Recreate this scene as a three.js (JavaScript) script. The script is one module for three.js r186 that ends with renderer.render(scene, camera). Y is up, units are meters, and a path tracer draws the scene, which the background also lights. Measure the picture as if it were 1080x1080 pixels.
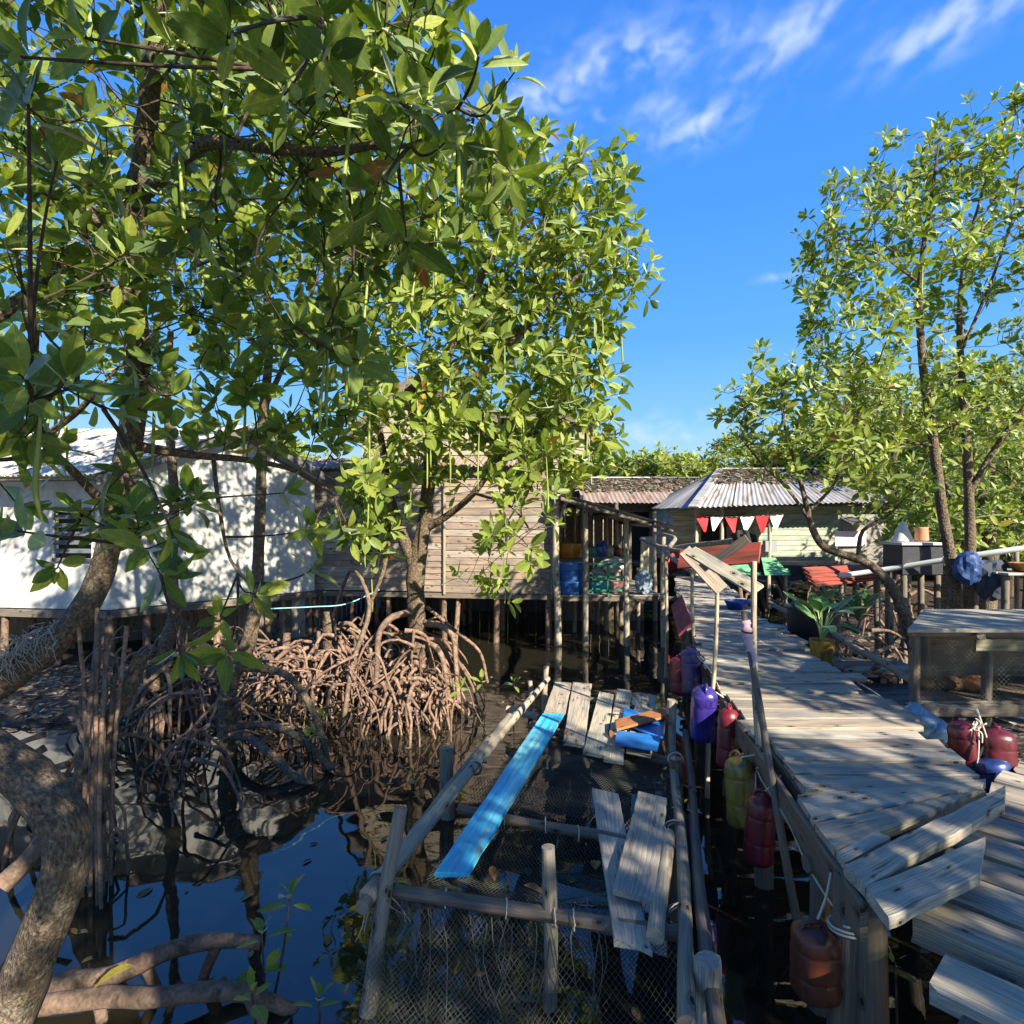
import * as THREE from 'three';
import { mergeGeometries } from 'three/addons/utils/BufferGeometryUtils.js';
import { ImprovedNoise } from 'three/addons/math/ImprovedNoise.js';

// ------------------------------------------------------------ camera, sky, sun, exposure
const V = (x, y, z) => new THREE.Vector3(x, y, z);
const EYE = 2.5, DECK = 1.0, FOC = 640;                        // eye height over the water, deck height, focal length in pixels of the 1080 px photograph
const scene = new THREE.Scene();
const camera = new THREE.PerspectiveCamera(2 * Math.atan(540 / FOC) * 180 / Math.PI, 1, 0.05, 400);
camera.position.set(0, EYE, 0); camera.lookAt(0, EYE, -10);
camera.setViewOffset(1080, 1080, 0, -8, 1080, 1080);           // horizon a little under the middle, verticals stay vertical
const renderer = new THREE.WebGLRenderer({ antialias: true });
renderer.toneMapping = THREE.LinearToneMapping;
renderer.toneMappingExposure = 2.85;
renderer.shadowMap.enabled = true;
const SUN = V(1, 1.05, 1.0).normalize();
const sun = new THREE.DirectionalLight(new THREE.Color(1, 0.90, 0.72), 5);
sun.position.copy(SUN).multiplyScalar(40); sun.target.position.set(0, 1, -8);
sun.castShadow = true; sun.shadow.mapSize.set(4096, 4096);
Object.assign(sun.shadow.camera, { left: -25, right: 25, top: 25, bottom: -25, near: 1, far: 110 });
scene.add(sun, sun.target);

const noise = new ImprovedNoise();
const fbm = (x, y, z, o = 4) => { let s = 0, a = 0.5; for (let i = 0; i < o; i++) { s += a * noise.noise(x, y, z); x = x * 2.03 + 5.1; y = y * 2.03 + 1.7; z = z * 2.03 + 9.2; a *= 0.5; } return s; };
let seed = 12345;
const rnd = () => { seed |= 0; seed = seed + 0x6D2B79F5 | 0; let t = Math.imul(seed ^ seed >>> 15, 1 | seed); t = t + Math.imul(t ^ t >>> 7, 61 | t) ^ t; return ((t ^ t >>> 14) >>> 0) / 4294967296; };
const R = (a, b) => a + (b - a) * rnd();
const reseed = s => { seed = s * 7919 + 13; };
const clamp = (x, a = 0, b = 1) => Math.min(b, Math.max(a, x));
const sm = (a, b, x) => { const t = clamp((x - a) / (b - a)); return t * t * (3 - 2 * t); };
const lerp = (a, b, t) => a + (b - a) * t;

{ // the sky: blue air, paler towards the horizon, with a few torn wisps of cloud
  const W = 2048, H = 1024, data = new Float32Array(W * H * 4);
  // wisps: azimuth (right of the view), elevation, half sizes, tilt, strength (degrees)
  const wisps = [[11.5, 37, 5.5, 1.9, 0.12, 0.8], [1.8, 34.7, 3.6, 1.1, 0.12, 1.0], [6, 36.2, 2.2, 1.2, 0.5, 0.8], [17, 32, 3.6, 1.5, 0.30, 0.95], [13.5, 33.6, 2.4, 1.2, 0.2, 0.7], [3.1, 31.8, 2.2, 1.2, 0.3, 0.9], [8.5, 33.2, 2.0, .9, 0.2, 0.6], [24.5, 35.8, 4.0, 1.7, 0.6, 0.85], [20.5, 36.6, 2, 1.4, .3, .6], [36.3, 33.6, 4.6, 1.6, 0.45, 0.95], [14, 8.2, 7, 1.4, 0.05, 0.6], [24, 20.2, 2.0, .35, 0.0, 0.6],
    [-60, 30, 14, 5, 0.3, 0.6], [80, 24, 16, 5, -0.2, 0.6], [130, 40, 15, 7, 0.2, 0.5], [-130, 28, 18, 6, 0.2, 0.6], [180, 18, 20, 5, 0.1, 0.6], [-25, 48, 9, 3, 0.4, 0.5], [-90, 12, 20, 3, 0.1, 0.5]];
  const stops = [[-90, .10, .12, .10], [-1, .40, .50, .52], [0, .62, .80, .93], [4, .50, .74, .95], [9, .24, .56, .97], [16, .125, .42, .96], [26, .078, .325, .93], [40, .054, .245, .82], [60, .036, .175, .66], [90, .028, .14, .56]];
  for (let j = 0; j < H; j++) {
    const el = ((j + 0.5) / H - 0.5) * 180;
    let k = 0; while (k < stops.length - 2 && el > stops[k + 1][0]) k++;
    const t = clamp((el - stops[k][0]) / (stops[k + 1][0] - stops[k][0]));
    for (let i = 0; i < W; i++) {
      const phi = ((i + 0.5) / W - 0.5) * 2 * Math.PI;                      // atan2(z, x)
      let az = (phi + Math.PI / 2) * 180 / Math.PI; if (az > 180) az -= 360;   // 0 = straight ahead (-z), + to the right
      let c = 0;
      if (el > 0) for (const [a, e, ra, re, tilt, s] of wisps) {
        let da = az - a; if (da > 180) da -= 360; if (da < -180) da += 360;
        if (Math.abs(da) > ra * 2.6 || Math.abs(el - e) > (ra + re) * 2) continue;
        da *= Math.cos(e * Math.PI / 180);
        const y = (el - e) - tilt * .4 * da, q = (da / ra) ** 2 + (y / re) ** 2;
        if (q > 4) continue;
        const x1 = da * 0.42 + a, y1 = y * 0.62;
        const w1 = fbm(x1 * 0.9 + 3, y1 * 0.9, a, 3) * 1.1, n = fbm(x1 * 1.2 + w1, y1 * 1.2 + w1 * 0.7, a * 1.7, 6) * 1.1 + 0.45;
        c = Math.max(c, Math.exp(-q * 1.1) * s * sm(0.18, 1.1, n + 0.15 * Math.exp(-q)) * 0.78);
      }
      c = clamp(c, 0, 0.82);
      const o = (j * W + i) * 4;
      const cl = [0.80, 0.90, 1.02];
      for (let q = 0; q < 3; q++) data[o + q] = 0.41 * lerp(lerp(stops[k][q + 1], stops[k + 1][q + 1], t), cl[q], c);
      data[o + 3] = 1;
    }
  }
  const sky = new THREE.DataTexture(data, W, H, THREE.RGBAFormat, THREE.FloatType);
  sky.mapping = THREE.EquirectangularReflectionMapping; sky.magFilter = sky.minFilter = THREE.LinearFilter; sky.needsUpdate = true;
  scene.background = sky; scene.environment = sky;
}

// ------------------------------------------------------------ pixels of the photograph to points of the place
const P = (px, py, d) => V((px - 540) / FOC * d, EYE - (py - 548) / FOC * d, -d);     // at depth d
const G = (px, py, h) => P(px, py, (EYE - h) * FOC / (py - 548));                     // at height h (below the eye)

// ------------------------------------------------------------ textures
function tex(w, h, f, srgb = false, rx = 1, ry = 1) {
  const d = new Uint8Array(w * h * 4);
  for (let y = 0; y < h; y++) for (let x = 0; x < w; x++) {
    const c = f(x / w, y / h), o = (y * w + x) * 4;
    if (typeof c === 'number') d[o] = d[o + 1] = d[o + 2] = clamp(c) * 255; else { d[o] = clamp(c[0]) * 255; d[o + 1] = clamp(c[1]) * 255; d[o + 2] = clamp(c[2]) * 255; }
    d[o + 3] = 255;
  }
  const t = new THREE.DataTexture(d, w, h); t.wrapS = t.wrapT = THREE.RepeatWrapping; t.magFilter = THREE.LinearFilter; t.minFilter = THREE.LinearMipmapLinearFilter;
  t.repeat.set(rx, ry); if (srgb) t.colorSpace = THREE.SRGBColorSpace; t.needsUpdate = true; return t;
}
// noise that tiles with period (nx, ny)
const wrapN = (u, v, nx, ny, s, o = 4) => {
  const f = (a, b) => fbm(a * nx, b * ny, s, o), bu = sm(0.8, 1, u), bv = sm(0.8, 1, v);
  return lerp(lerp(f(u, v), f(u - 1, v), bu), lerp(f(u, v - 1), f(u - 1, v - 1), bu), bv);
};
// weathered timber, grain along u: 2 m x 0.5 m a tile
const woodH = (u, v) => {
  const wv = wrapN(u, v, 3, 4, 2, 3) * 0.06;
  const g1 = wrapN(u, v + wv, 5, 60, 7, 3), g2 = wrapN(u, v + wv, 14, 150, 4, 2), crack = sm(0.30, 0.50, wrapN(u, v + wv, 4, 34, 21, 3));
  return clamp(0.62 + g1 * 0.45 + g2 * 0.3 - crack * 0.55);
};
const knots = []; for (let i = 0; i < 16; i++) knots.push([rnd(), rnd(), R(.6, 1.3)]);
const woodCol = tex(1024, 512, (u, v) => {
  let kn = 0; for (const [a, b, c] of knots) { let du = Math.abs(u - a), dv = Math.abs(v - b); du = Math.min(du, 1 - du); dv = Math.min(dv, 1 - dv); const q = Math.hypot(du * 2 / .022, dv * .5 / .012) / c; kn = Math.max(kn, sm(1, .55, q) * .75, .25 * sm(1.9, 1.3, q) * sm(.9, 1.3, q)); }
  const h = woodH(u, v), p = wrapN(u, v, 4, 6, 11, 4), q = wrapN(u, v, 9, 5, 31, 4), s = sm(0.18, 0.42, wrapN(u, v, 6, 9, 51, 4));
  let r = lerp(0.30, 0.88, h), g = r * 0.985, b = r * 0.955;
  r *= 1 + p * 0.30 + q * 0.12; g *= 1 + p * 0.22 + q * 0.10; b *= 1 + p * 0.08 + q * 0.1;
  return [r * (1 - 0.35 * s) * (1 - kn), g * (1 - 0.36 * s) * (1 - kn * 1.05), b * (1 - 0.36 * s) * (1 - kn * 1.1)];
}, true, 0.5, 2);
const woodBump = tex(1024, 512, (u, v) => woodH(u, v), false, 0.5, 2);
// bark: short scaly plates and grey patches of lichen, 0.5 m a tile
const barkH = (u, v) => { const w = wrapN(u, v, 5, 5, 3, 3); return clamp(0.5 + wrapN(u + w * 0.05, v, 26, 15, 5, 4) * 0.95 + wrapN(u, v, 70, 44, 9, 2) * 0.4); };
const barkCol = tex(512, 512, (u, v) => { const h = barkH(u, v), l = Math.max(sm(0.05, 0.3, wrapN(u, v, 4, 4, 15, 5)), sm(.16, .26, wrapN(u, v, 16, 14, 45, 4))), r = lerp(0.26, 0.80, h); return [lerp(r, r * 1.18, l), lerp(r * 0.93, r * 1.18, l), lerp(r * 0.84, r * 1.12, l)]; }, true, 2, 2);
const barkBump = tex(512, 512, barkH, false, 2, 2);
const rootCol = tex(256, 512, (u, v) => { const n = wrapN(u, v, 6, 6, 3, 4), d = wrapN(u, v, 22, 30, 8, 3), s = sm(0.1, 0.35, wrapN(u, v, 3, 5, 33, 4)); const r = 0.68 + n * 0.4 + d * 0.3; return [r, r * (0.93 - 0.02 * n), r * (0.87 - 0.05 * n)].map(c => c * (1 - 0.45 * s)); }, true, 2, 2);
const rootBump = tex(256, 512, (u, v) => 0.5 + wrapN(u, v, 22, 14, 8, 3), false, 2, 2);
// leaf blade: midrib and faint side veins, small blemishes
const leafCol = tex(128, 256, (u, v) => {
  const mid = Math.exp(-(((u - 0.5) / 0.022) ** 2)), a = Math.abs(u - 0.5), vein = Math.exp(-(((((v * 16 - a * 9) % 1 + 1) % 1 - 0.5) / 0.10) ** 2)) * 0.06 * (1 - mid);
  const n = fbm(u * 5, v * 9, 2, 3) * 0.22, sp = sm(0.34, 0.42, fbm(u * 12, v * 22, 9, 2));
  const r = 0.80 + n + vein + mid * 0.32, g = 0.84 + n * 0.8 + vein + mid * 0.16, b = 0.76 + n + mid * 0.3;
  return [r * (1 - sp * 0.12), g * (1 - sp * 0.3), b * (1 - sp * 0.3)];
}, true);
const dirtCol = tex(512, 512, (u, v) => { const n = wrapN(u, v, 5, 5, 3, 5), m = wrapN(u, v, 26, 26, 6, 3), s = sm(0.02, 0.4, wrapN(u, v, 11, 2.2, 41, 4)), r = 0.93 + n * 0.18 + m * 0.10; return [r * (1 - 0.08 * s), r * (1 - 0.12 * s), r * (1 - 0.18 * s)]; }, true, 0.6, 0.6);
const roofCol = tex(512, 512, (u, v) => { const n = wrapN(u, v, 6, 3, 3, 5), s = sm(0.0, 0.38, wrapN(u, v, 9, 2, 41, 5)), m = wrapN(u, v, 40, 40, 6, 2), r = 0.90 + n * 0.24 + m * 0.14; return [r * (1 - 0.22 * s), r * (1 - 0.36 * s), r * (1 - 0.5 * s)]; }, true, 0.5, 0.5);
const mudCol = tex(512, 512, (u, v) => { const n = wrapN(u, v, 6, 6, 3, 5), m = wrapN(u, v, 40, 40, 6, 3); const r = 0.6 + n * 0.5 + m * 0.4; return [r, r * 0.92, r * 0.82]; }, true, 0.5, 0.5);
const mudBump = tex(512, 512, (u, v) => 0.5 + wrapN(u, v, 8, 8, 3, 5) * 0.6 + wrapN(u, v, 40, 40, 6, 3) * 0.4, false, 0.5, 0.5);
const waterBump = tex(512, 512, (u, v) => 0.5 + wrapN(u, v, 5, 5, 3, 3) * 0.8, false, 0.22, 0.22);
const paintCol = tex(512, 256, (u, v) => { const g = wrapN(u, v, 3, 30, 7, 3), s = sm(0.16, 0.34, wrapN(u, v, 6, 10, 13, 5)), n = wrapN(u, v, 4, 5, 19, 4), r = 0.86 + g * 0.24 + n * 0.25; return [lerp(r * (1 + n * .5), 0.92, s * 0.55), lerp(r, 0.86, s * 0.4), lerp(r, 0.74, s * 0.3)]; }, true, 0.5, 2);
const blueCol = tex(512, 256, (u, v) => { const g = wrapN(u, v, 3, 26, 7, 3), n = wrapN(u, v, 1.6, 2.2, 19, 4), k = sm(-.12, .25, n), s = sm(0.24, 0.36, wrapN(u, v, 8, 14, 13, 5)), w = 1 + g * .35 + wrapN(u, v, 12, 16, 3, 3) * .25; return [lerp(lerp(.20, .56, k) * w, .70, s), lerp(lerp(.66, .90, k) * w, .66, s), lerp(lerp(.83, .92, k) * w, .58, s)]; }, true, 0.32, 1.3);
const plasticCol = tex(256, 256, (u, v) => { const n = wrapN(u, v, 5, 5, 3, 4), s = sm(0.05, 0.35, wrapN(u, v, 9, 7, 13, 4)); const r = 0.84 + n * 0.35; return [r * (1 - s * 0.28), r * (1 - s * 0.30), r * (1 - s * 0.33)]; }, true, 2, 2);

// ------------------------------------------------------------ materials (linear base colours)
const C = (r, g, b) => new THREE.Color().setRGB(r, g, b);
const mat = (c, rough = 0.85, o = {}) => new THREE.MeshStandardMaterial({ color: C(...c), roughness: rough, metalness: 0, side: THREE.DoubleSide, ...o });
const phys = (c, rough, o = {}) => new THREE.MeshPhysicalMaterial({ color: C(...c), roughness: rough, metalness: 0, side: THREE.DoubleSide, ...o });
const woodMat = (c, bump = 0.004, rough = 0.82) => mat(c, rough, { map: woodCol, bumpMap: woodBump, bumpScale: bump });
const M = {
  deck: [[.74, .66, .56], [.86, .78, .67], [.60, .52, .44], [.78, .66, .53], [.94, .86, .75]].map(c => woodMat(c, 0.005)),
  grey: [[.78, .72, .64], [.88, .82, .74], [.66, .60, .52]].map(c => woodMat(c, 0.004)),
  pale: [[.94, .82, .67], [.84, .74, .62], [.95, .89, .72]].map(c => woodMat(c, 0.003)),
  siding: [[.58, .46, .385], [.50, .405, .34], [.64, .52, .44], [.54, .42, .345], [.72, .62, .55]].map(c => woodMat(c, 0.003)),
  green: [[.42, .44, .34], [.37, .40, .31], [.47, .48, .38]].map(c => mat(c, 0.8, { map: paintCol, bumpMap: woodBump, bumpScale: 0.002 })),
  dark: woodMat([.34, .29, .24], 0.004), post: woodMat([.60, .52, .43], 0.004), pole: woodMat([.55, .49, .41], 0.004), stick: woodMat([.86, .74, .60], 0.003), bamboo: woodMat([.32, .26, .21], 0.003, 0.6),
  bark: mat([.42, .35, .28], 0.92, { map: barkCol, bumpMap: barkBump, bumpScale: 0.012 }),
  barkLight: mat([.42, .35, .28], 0.9, { map: barkCol, bumpMap: barkBump, bumpScale: 0.010 }),
  barkGrey: mat([.42, .35, .28], 0.92, { map: barkCol, bumpMap: barkBump, bumpScale: 0.014 }),
  root: [[.40, .30, .24], [.48, .36, .29], [.32, .245, .20], [.46, .33, .275]].map(c => mat(c, 0.85, { map: rootCol, bumpMap: rootBump, bumpScale: 0.004 })),
  twig: mat([.17, .13, .10], 0.9, { map: barkCol }), twigPale: mat([.30, .24, .19], 0.9, { map: barkCol }),
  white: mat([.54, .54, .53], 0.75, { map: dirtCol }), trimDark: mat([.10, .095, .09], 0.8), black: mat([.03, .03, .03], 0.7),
  roofWhite: mat([.56, .56, .55], 0.6, { map: roofCol }), roofGrey: mat([.36, .355, .35], 0.65, { map: roofCol }), roofBrown: mat([.30, .23, .19], 0.8, { map: roofCol }),
  mud: mat([.10, .085, .07], 0.75, { map: mudCol, bumpMap: mudBump, bumpScale: 0.05 }), bed: mat([.035, .035, .028], 0.9, { map: mudCol }),
  blue: mat([1, 1, 1], 0.6, { map: blueCol, bumpMap: woodBump, bumpScale: 0.002 }), blueDeep: mat([.02, .20, .62], 0.5, { map: paintCol, bumpMap: woodBump, bumpScale: 0.002 }),
  orange: mat([.72, .30, .10], 0.7, { map: woodCol }), red: mat([.34, .07, .045], 0.7, { map: paintCol, bumpMap: woodBump, bumpScale: 0.002 }),
  rope: mat([.52, .46, .38], 0.9), ropeBlue: mat([.25, .52, .60], 0.85), net: mat([.085, .09, .08], 0.7), netGrey: mat([.09, .095, .085], 0.9), netPale: mat([.42, .38, .31], 0.9), wire: mat([.06, .06, .05], 0.7),
  propagule: mat([.20, .25, .05], 0.6),
  cloth: mat([.55, .36, .42], 0.95), clothBlack: mat([.02, .02, .022], 0.95), pipe: mat([.50, .53, .52], 0.45),
};
const woodCream = [mat([.74, .66, .50], .85, { map: woodCol }), mat([.66, .60, .48], .85, { map: woodCol })];
const plastic = (c, rough = 0.38) => phys(c, rough, { map: plasticCol, clearcoat: 0.25, clearcoatRoughness: 0.3 });
const pick = a => a[Math.floor(rnd() * a.length)];

// ------------------------------------------------------------ the tree of things
const taken = {};
const numbered = n => { const k = taken[n] = (taken[n] ?? -1) + 1; return k ? `${n}_${String(k).padStart(3, '0')}` : n; };
function thing(name, label, category, pos = V(0, 0, 0), group) {
  const o = new THREE.Group(); o.name = numbered(name); o.position.copy(pos); o.userData = { label, category };
  if (group) o.userData.group = group; scene.add(o); return o;
}
// geometry in world axes becomes a mesh named name under parent (whose place is taken off)
function part(name, geo, m, parent, extra) {
  const off = V(0, 0, 0); for (let q = parent; q && q !== scene; q = q.parent) off.add(q.position);
  geo.translate(-off.x, -off.y, -off.z);
  const o = new THREE.Mesh(geo, m); o.name = name; o.castShadow = o.receiveShadow = true; if (extra) Object.assign(o.userData, extra);
  parent.add(o); return o;
}
function structure(name, geo, m) { const o = new THREE.Mesh(geo, m); o.name = numbered(name); o.castShadow = o.receiveShadow = true; o.userData = { kind: 'structure' }; scene.add(o); return o; }

// ------------------------------------------------------------ shapes
function geoFrom(pos, uv, idx, col) {
  const g = new THREE.BufferGeometry();
  g.setAttribute('position', new THREE.Float32BufferAttribute(pos, 3)); g.setAttribute('uv', new THREE.Float32BufferAttribute(uv, 2));
  if (col) g.setAttribute('color', new THREE.Float32BufferAttribute(col, 3));
  if (idx) g.setIndex(idx); g.computeVertexNormals(); return g;
}
// a tapering stem through points, radii at the points
function tube(pts, rad, sides = 7, segs = 0, wob = 0) {
  const cv = new THREE.CatmullRomCurve3(pts, false, 'centripetal'), n = segs || Math.max(2, (pts.length - 1) * 3), c = [], rr = [];
  for (let i = 0; i <= n; i++) { c.push(cv.getPoint(i / n)); const f = i / n * (pts.length - 1), k = Math.min(pts.length - 2, Math.floor(f)); rr.push(Array.isArray(rad) ? lerp(rad[k], rad[k + 1], f - k) : rad); }
  return skin(c, rr, sides, wob);
}
function skin(c, rr, sides, wob = 0, cap = true) {
  const n = c.length - 1, pos = [], uv = [], idx = [], T = V(), N = V(), B = V(), q = V(); let s = 0; const u0 = R(0, 3), v0 = R(0, 3);
  const ravg = rr.reduce((a, b) => a + b, 0) / rr.length, circ = Math.max(0.12, 2 * Math.PI * ravg);
  T.subVectors(c[1], c[0]).normalize(); N.set(Math.abs(T.y) > 0.9 ? 1 : 0, Math.abs(T.y) > 0.9 ? 0 : 1, 0).cross(T).normalize();
  for (let i = 0; i <= n; i++) {
    T.subVectors(c[Math.min(n, i + 1)], c[Math.max(0, i - 1)]).normalize(); N.addScaledVector(T, -N.dot(T)).normalize(); B.crossVectors(T, N);
    if (i) s += c[i].distanceTo(c[i - 1]);
    for (let k = 0; k <= sides; k++) {
      const a = k / sides * 2 * Math.PI, ka = k % sides, r = rr[i] * (wob ? 1 + wob * 2 * fbm(Math.cos(a) * 1.3 + c[0].x * 7, Math.sin(a) * 1.3 + c[0].z * 5, s * 5 + ka * 0, 2) : 1);
      q.copy(c[i]).addScaledVector(N, Math.cos(a) * r).addScaledVector(B, Math.sin(a) * r); pos.push(q.x, q.y, q.z); uv.push(u0 + k / sides * circ, v0 + s);
    }
  }
  const w = sides + 1;
  for (let i = 0; i < n; i++) for (let k = 0; k < sides; k++) { const a = i * w + k, b = a + 1, d = a + w, e = d + 1; idx.push(a, b, d, b, e, d); }
  const g = geoFrom(pos, uv, idx);
  // weld the seam's normals
  const nm = g.attributes.normal; for (let i = 0; i <= n; i++) { const a = i * w, b = a + sides, x = nm.getX(a) + nm.getX(b), y = nm.getY(a) + nm.getY(b), z = nm.getZ(a) + nm.getZ(b), l = Math.hypot(x, y, z) || 1; nm.setXYZ(a, x / l, y / l, z / l); nm.setXYZ(b, x / l, y / l, z / l); }
  if (!cap) return g;
  const gs = [g.toNonIndexed()];
  for (const [i, sgn] of [[0, -1], [n, 1]]) {
    if (rr[i] < 0.012) continue;
    const p2 = [], u2 = [];
    for (let k = 0; k < sides; k++) for (const v of sgn > 0 ? [-1, k, k + 1] : [-1, k + 1, k]) { if (v < 0) { p2.push(c[i].x, c[i].y, c[i].z); u2.push(u0 + 0.1, v0 + 0.1); } else { const o = (i * w + v) * 3; p2.push(pos[o], pos[o + 1], pos[o + 2]); u2.push(u0 + 0.1 + Math.cos(v) * 0.05, v0 + 0.1 + Math.sin(v) * 0.05); } }
    gs.push(geoFrom(p2, u2));
  }
  return gs.length > 1 ? mergeGeometries(gs) : gs[0];
}
const stick = (a, b, r0, r1 = r0, sides = 8, bend = 0, wob = 0.1) => {
  const L = a.distanceTo(b), m1 = a.clone().lerp(b, 0.33), m2 = a.clone().lerp(b, 0.68), k = bend || L * 0.008;
  m1.add(V(R(-k, k), R(-k, k), R(-k, k))); m2.add(V(R(-k, k), R(-k, k), R(-k, k)));
  const g = tube([a, m1, m2, b], [r0, lerp(r0, r1, .33), lerp(r0, r1, .68), r1], sides, Math.max(4, Math.min(14, Math.round(L * 5))), wob), uv = g.attributes.uv;
  for (let i = 0; i < uv.count; i++) uv.setXY(i, uv.getY(i), uv.getX(i));   // grain runs along the pole
  return g;
};
// a board given by its top corners: a, b across the start, c, d across the end; chamfered, with worn edges; grain along its length
function board(a, b, c, d, th = 0.03, o = {}) {
  const { seg = 1, rag = 0, ch = Math.min(0.006, th * 0.3), face = V(0, 1, 0), endRag = 0 } = o;
  const ax = V().addVectors(d, c).sub(a).sub(b), ac = V().subVectors(b, a).add(c).sub(d), n = V().crossVectors(ax, ac).normalize(); if (n.dot(face) < 0) n.negate();
  const axn = ax.clone().normalize();
  const L = (a.distanceTo(d) + b.distanceTo(c)) / 2, Wd = (a.distanceTo(b) + c.distanceTo(d)) / 2, u0 = R(0, 7), v0 = R(0, 5), pos = [], uv = [];
  const rings = [], sL = R(0, 99), lenS = [];
  for (let i = 0; i <= seg; i++) {
    const t = i / seg, l = a.clone().lerp(d, t), r = b.clone().lerp(c, t), w = V().subVectors(r, l).normalize();
    if (rag) { l.addScaledVector(w, rag * 2 * fbm(t * L * 4, sL, 0, 3)); r.addScaledVector(w, rag * 2 * fbm(t * L * 4, sL, 9, 3)); const y = rag * 0.5 * fbm(t * L * 2, sL, 4, 2); l.addScaledVector(n, y); r.addScaledVector(n, y + rag * 0.3 * fbm(t * L * 2, sL, 14, 2)); }
    const ring = [];
    const push = (base, off, y) => ring.push(base.clone().addScaledVector(w, off).addScaledVector(n, -y));
    push(l, ch, 0); push(r, -ch, 0); push(r, 0, ch); push(r, 0, th - ch * .5); push(r, -ch * .5, th); push(l, ch * .5, th); push(l, 0, th - ch * .5); push(l, 0, ch);
    if (endRag && (i === 0 || i === seg)) ring.forEach((p, k) => p.addScaledVector(axn, (i ? -1 : 1) * endRag * rnd()));
    rings.push(ring); lenS.push(t * L);
  }
  const vs = [0, Wd, Wd + ch, Wd + th, Wd + th + ch, 2 * Wd + th, 2 * Wd + th + ch, 2 * Wd + 2 * th, 2 * Wd + 2 * th + ch];
  const quad = (p, q, r, s, up, uq, ur, us) => { for (const [x, y] of [[p, up], [q, uq], [r, ur], [p, up], [r, ur], [s, us]]) { pos.push(x.x, x.y, x.z); uv.push(u0 + y[0], v0 + y[1]); } };
  for (let i = 0; i < seg; i++) for (let k = 0; k < 8; k++) { const e = (k + 1) % 8; quad(rings[i][k], rings[i + 1][k], rings[i + 1][e], rings[i][e], [lenS[i], vs[k]], [lenS[i + 1], vs[k]], [lenS[i + 1], vs[k + 1]], [lenS[i], vs[k + 1]]); }
  for (const i of [0, seg]) { const r = rings[i]; for (let k = 1; k < 7; k++) { const f = p => [0.02 * p.distanceTo(r[0]), p.distanceTo(r[0])]; for (const p of i ? [r[0], r[k + 1], r[k]] : [r[0], r[k], r[k + 1]]) { pos.push(p.x, p.y, p.z); const [x, y] = f(p); uv.push(u0 + x, v0 + y); } } }
  return geoFrom(pos, uv);
}
// board from A to B (middle line of its top), width w, its face turned to up
function plank(A, B, w, th = 0.03, up = V(0, 1, 0), o = {}) {
  const x = V().subVectors(B, A).normalize(), s = V().crossVectors(x, up).normalize().multiplyScalar(w / 2);
  return board(A.clone().sub(s), A.clone().add(s), B.clone().add(s), B.clone().sub(s), th, { ...o, face: up });
}
function box(cx, cy, cz, w, h, d, turn = 0, ch = 0.006) {   // chamfered block
  const y = cy + h / 2, c = Math.cos(turn), s = Math.sin(turn), p = (x, z) => V(cx + x * c + z * s, y, cz - x * s + z * c);
  return board(p(-w / 2, -d / 2), p(-w / 2, d / 2), p(w / 2, d / 2), p(w / 2, -d / 2), h, { ch });
}
// wall sheet through 3D corners (planar polygon), thickness behind it
function slab(corners, th, uvs = 1) {
  const n = V().crossVectors(V().subVectors(corners[1], corners[0]), V().subVectors(corners[2], corners[0])).normalize();
  const X = V().subVectors(corners[1], corners[0]).normalize(), Y = V().crossVectors(n, X), o = corners[0];
  const two = corners.map(p => { const q = p.clone().sub(o); return new THREE.Vector2(q.dot(X), q.dot(Y)); });
  const g = new THREE.ExtrudeGeometry(new THREE.Shape(two), { depth: th, bevelEnabled: false }); g.translate(0, 0, -th);
  g.applyMatrix4(new THREE.Matrix4().makeBasis(X, Y, n).setPosition(o)); return g;
}
// corrugated sheet: a, b along the eave, c, d along the ridge
function corrugated(a, b, c, d, waves, amp = 0.018, rows = 6) {
  const n = V().crossVectors(V().subVectors(b, a), V().subVectors(d, a)).normalize(); if (n.y < 0) n.negate();
  const cols = waves * 5, pos = [], uv = [], idx = [], Wd = a.distanceTo(b), L = a.distanceTo(d), u0 = R(0, 5), v0 = R(0, 5);
  for (let j = 0; j <= rows; j++) for (let i = 0; i <= cols; i++) {
    const p = a.clone().lerp(b, i / cols).lerp(d.clone().lerp(c, i / cols), j / rows).addScaledVector(n, amp * Math.cos(i / 5 * 2 * Math.PI) + 0.012 * fbm(i * .05, j * .5, u0, 2));
    pos.push(p.x, p.y, p.z); uv.push(u0 + i / cols * Wd, v0 + j / rows * L);
  }
  for (let j = 0; j < rows; j++) for (let i = 0; i < cols; i++) { const k = j * (cols + 1) + i; idx.push(k, k + 1, k + cols + 1, k + 1, k + cols + 2, k + cols + 1); }
  return geoFrom(pos, uv, idx);
}
function roofSheets(parent, a, b, c, d, width, m, wave = 0.11, name = 'roof_sheet') {   // overlapping sheets of corrugated roofing
  const L = a.distanceTo(b), n = Math.max(1, Math.round(L / width)), up = V().crossVectors(V().subVectors(b, a), V().subVectors(d, a)).normalize(); if (up.y < 0) up.negate();
  for (let i = 0; i < n; i++) {
    const t0 = i / n, t1 = Math.min(1, (i + 1) / n + 0.03), dy = (i % 2) * 0.012, j = R(-0.04, 0.04);
    const q = (s, e, t) => s.clone().lerp(e, t).addScaledVector(up, dy), out = V().subVectors(a, d).normalize().multiplyScalar(j);
    part(name, corrugated(q(a, b, t0).add(out), q(a, b, t1).add(out), q(d, c, t1), q(d, c, t0), Math.max(3, Math.round(L / n / wave))), Array.isArray(m) ? pick(m) : m, parent);
  }
}
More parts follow.
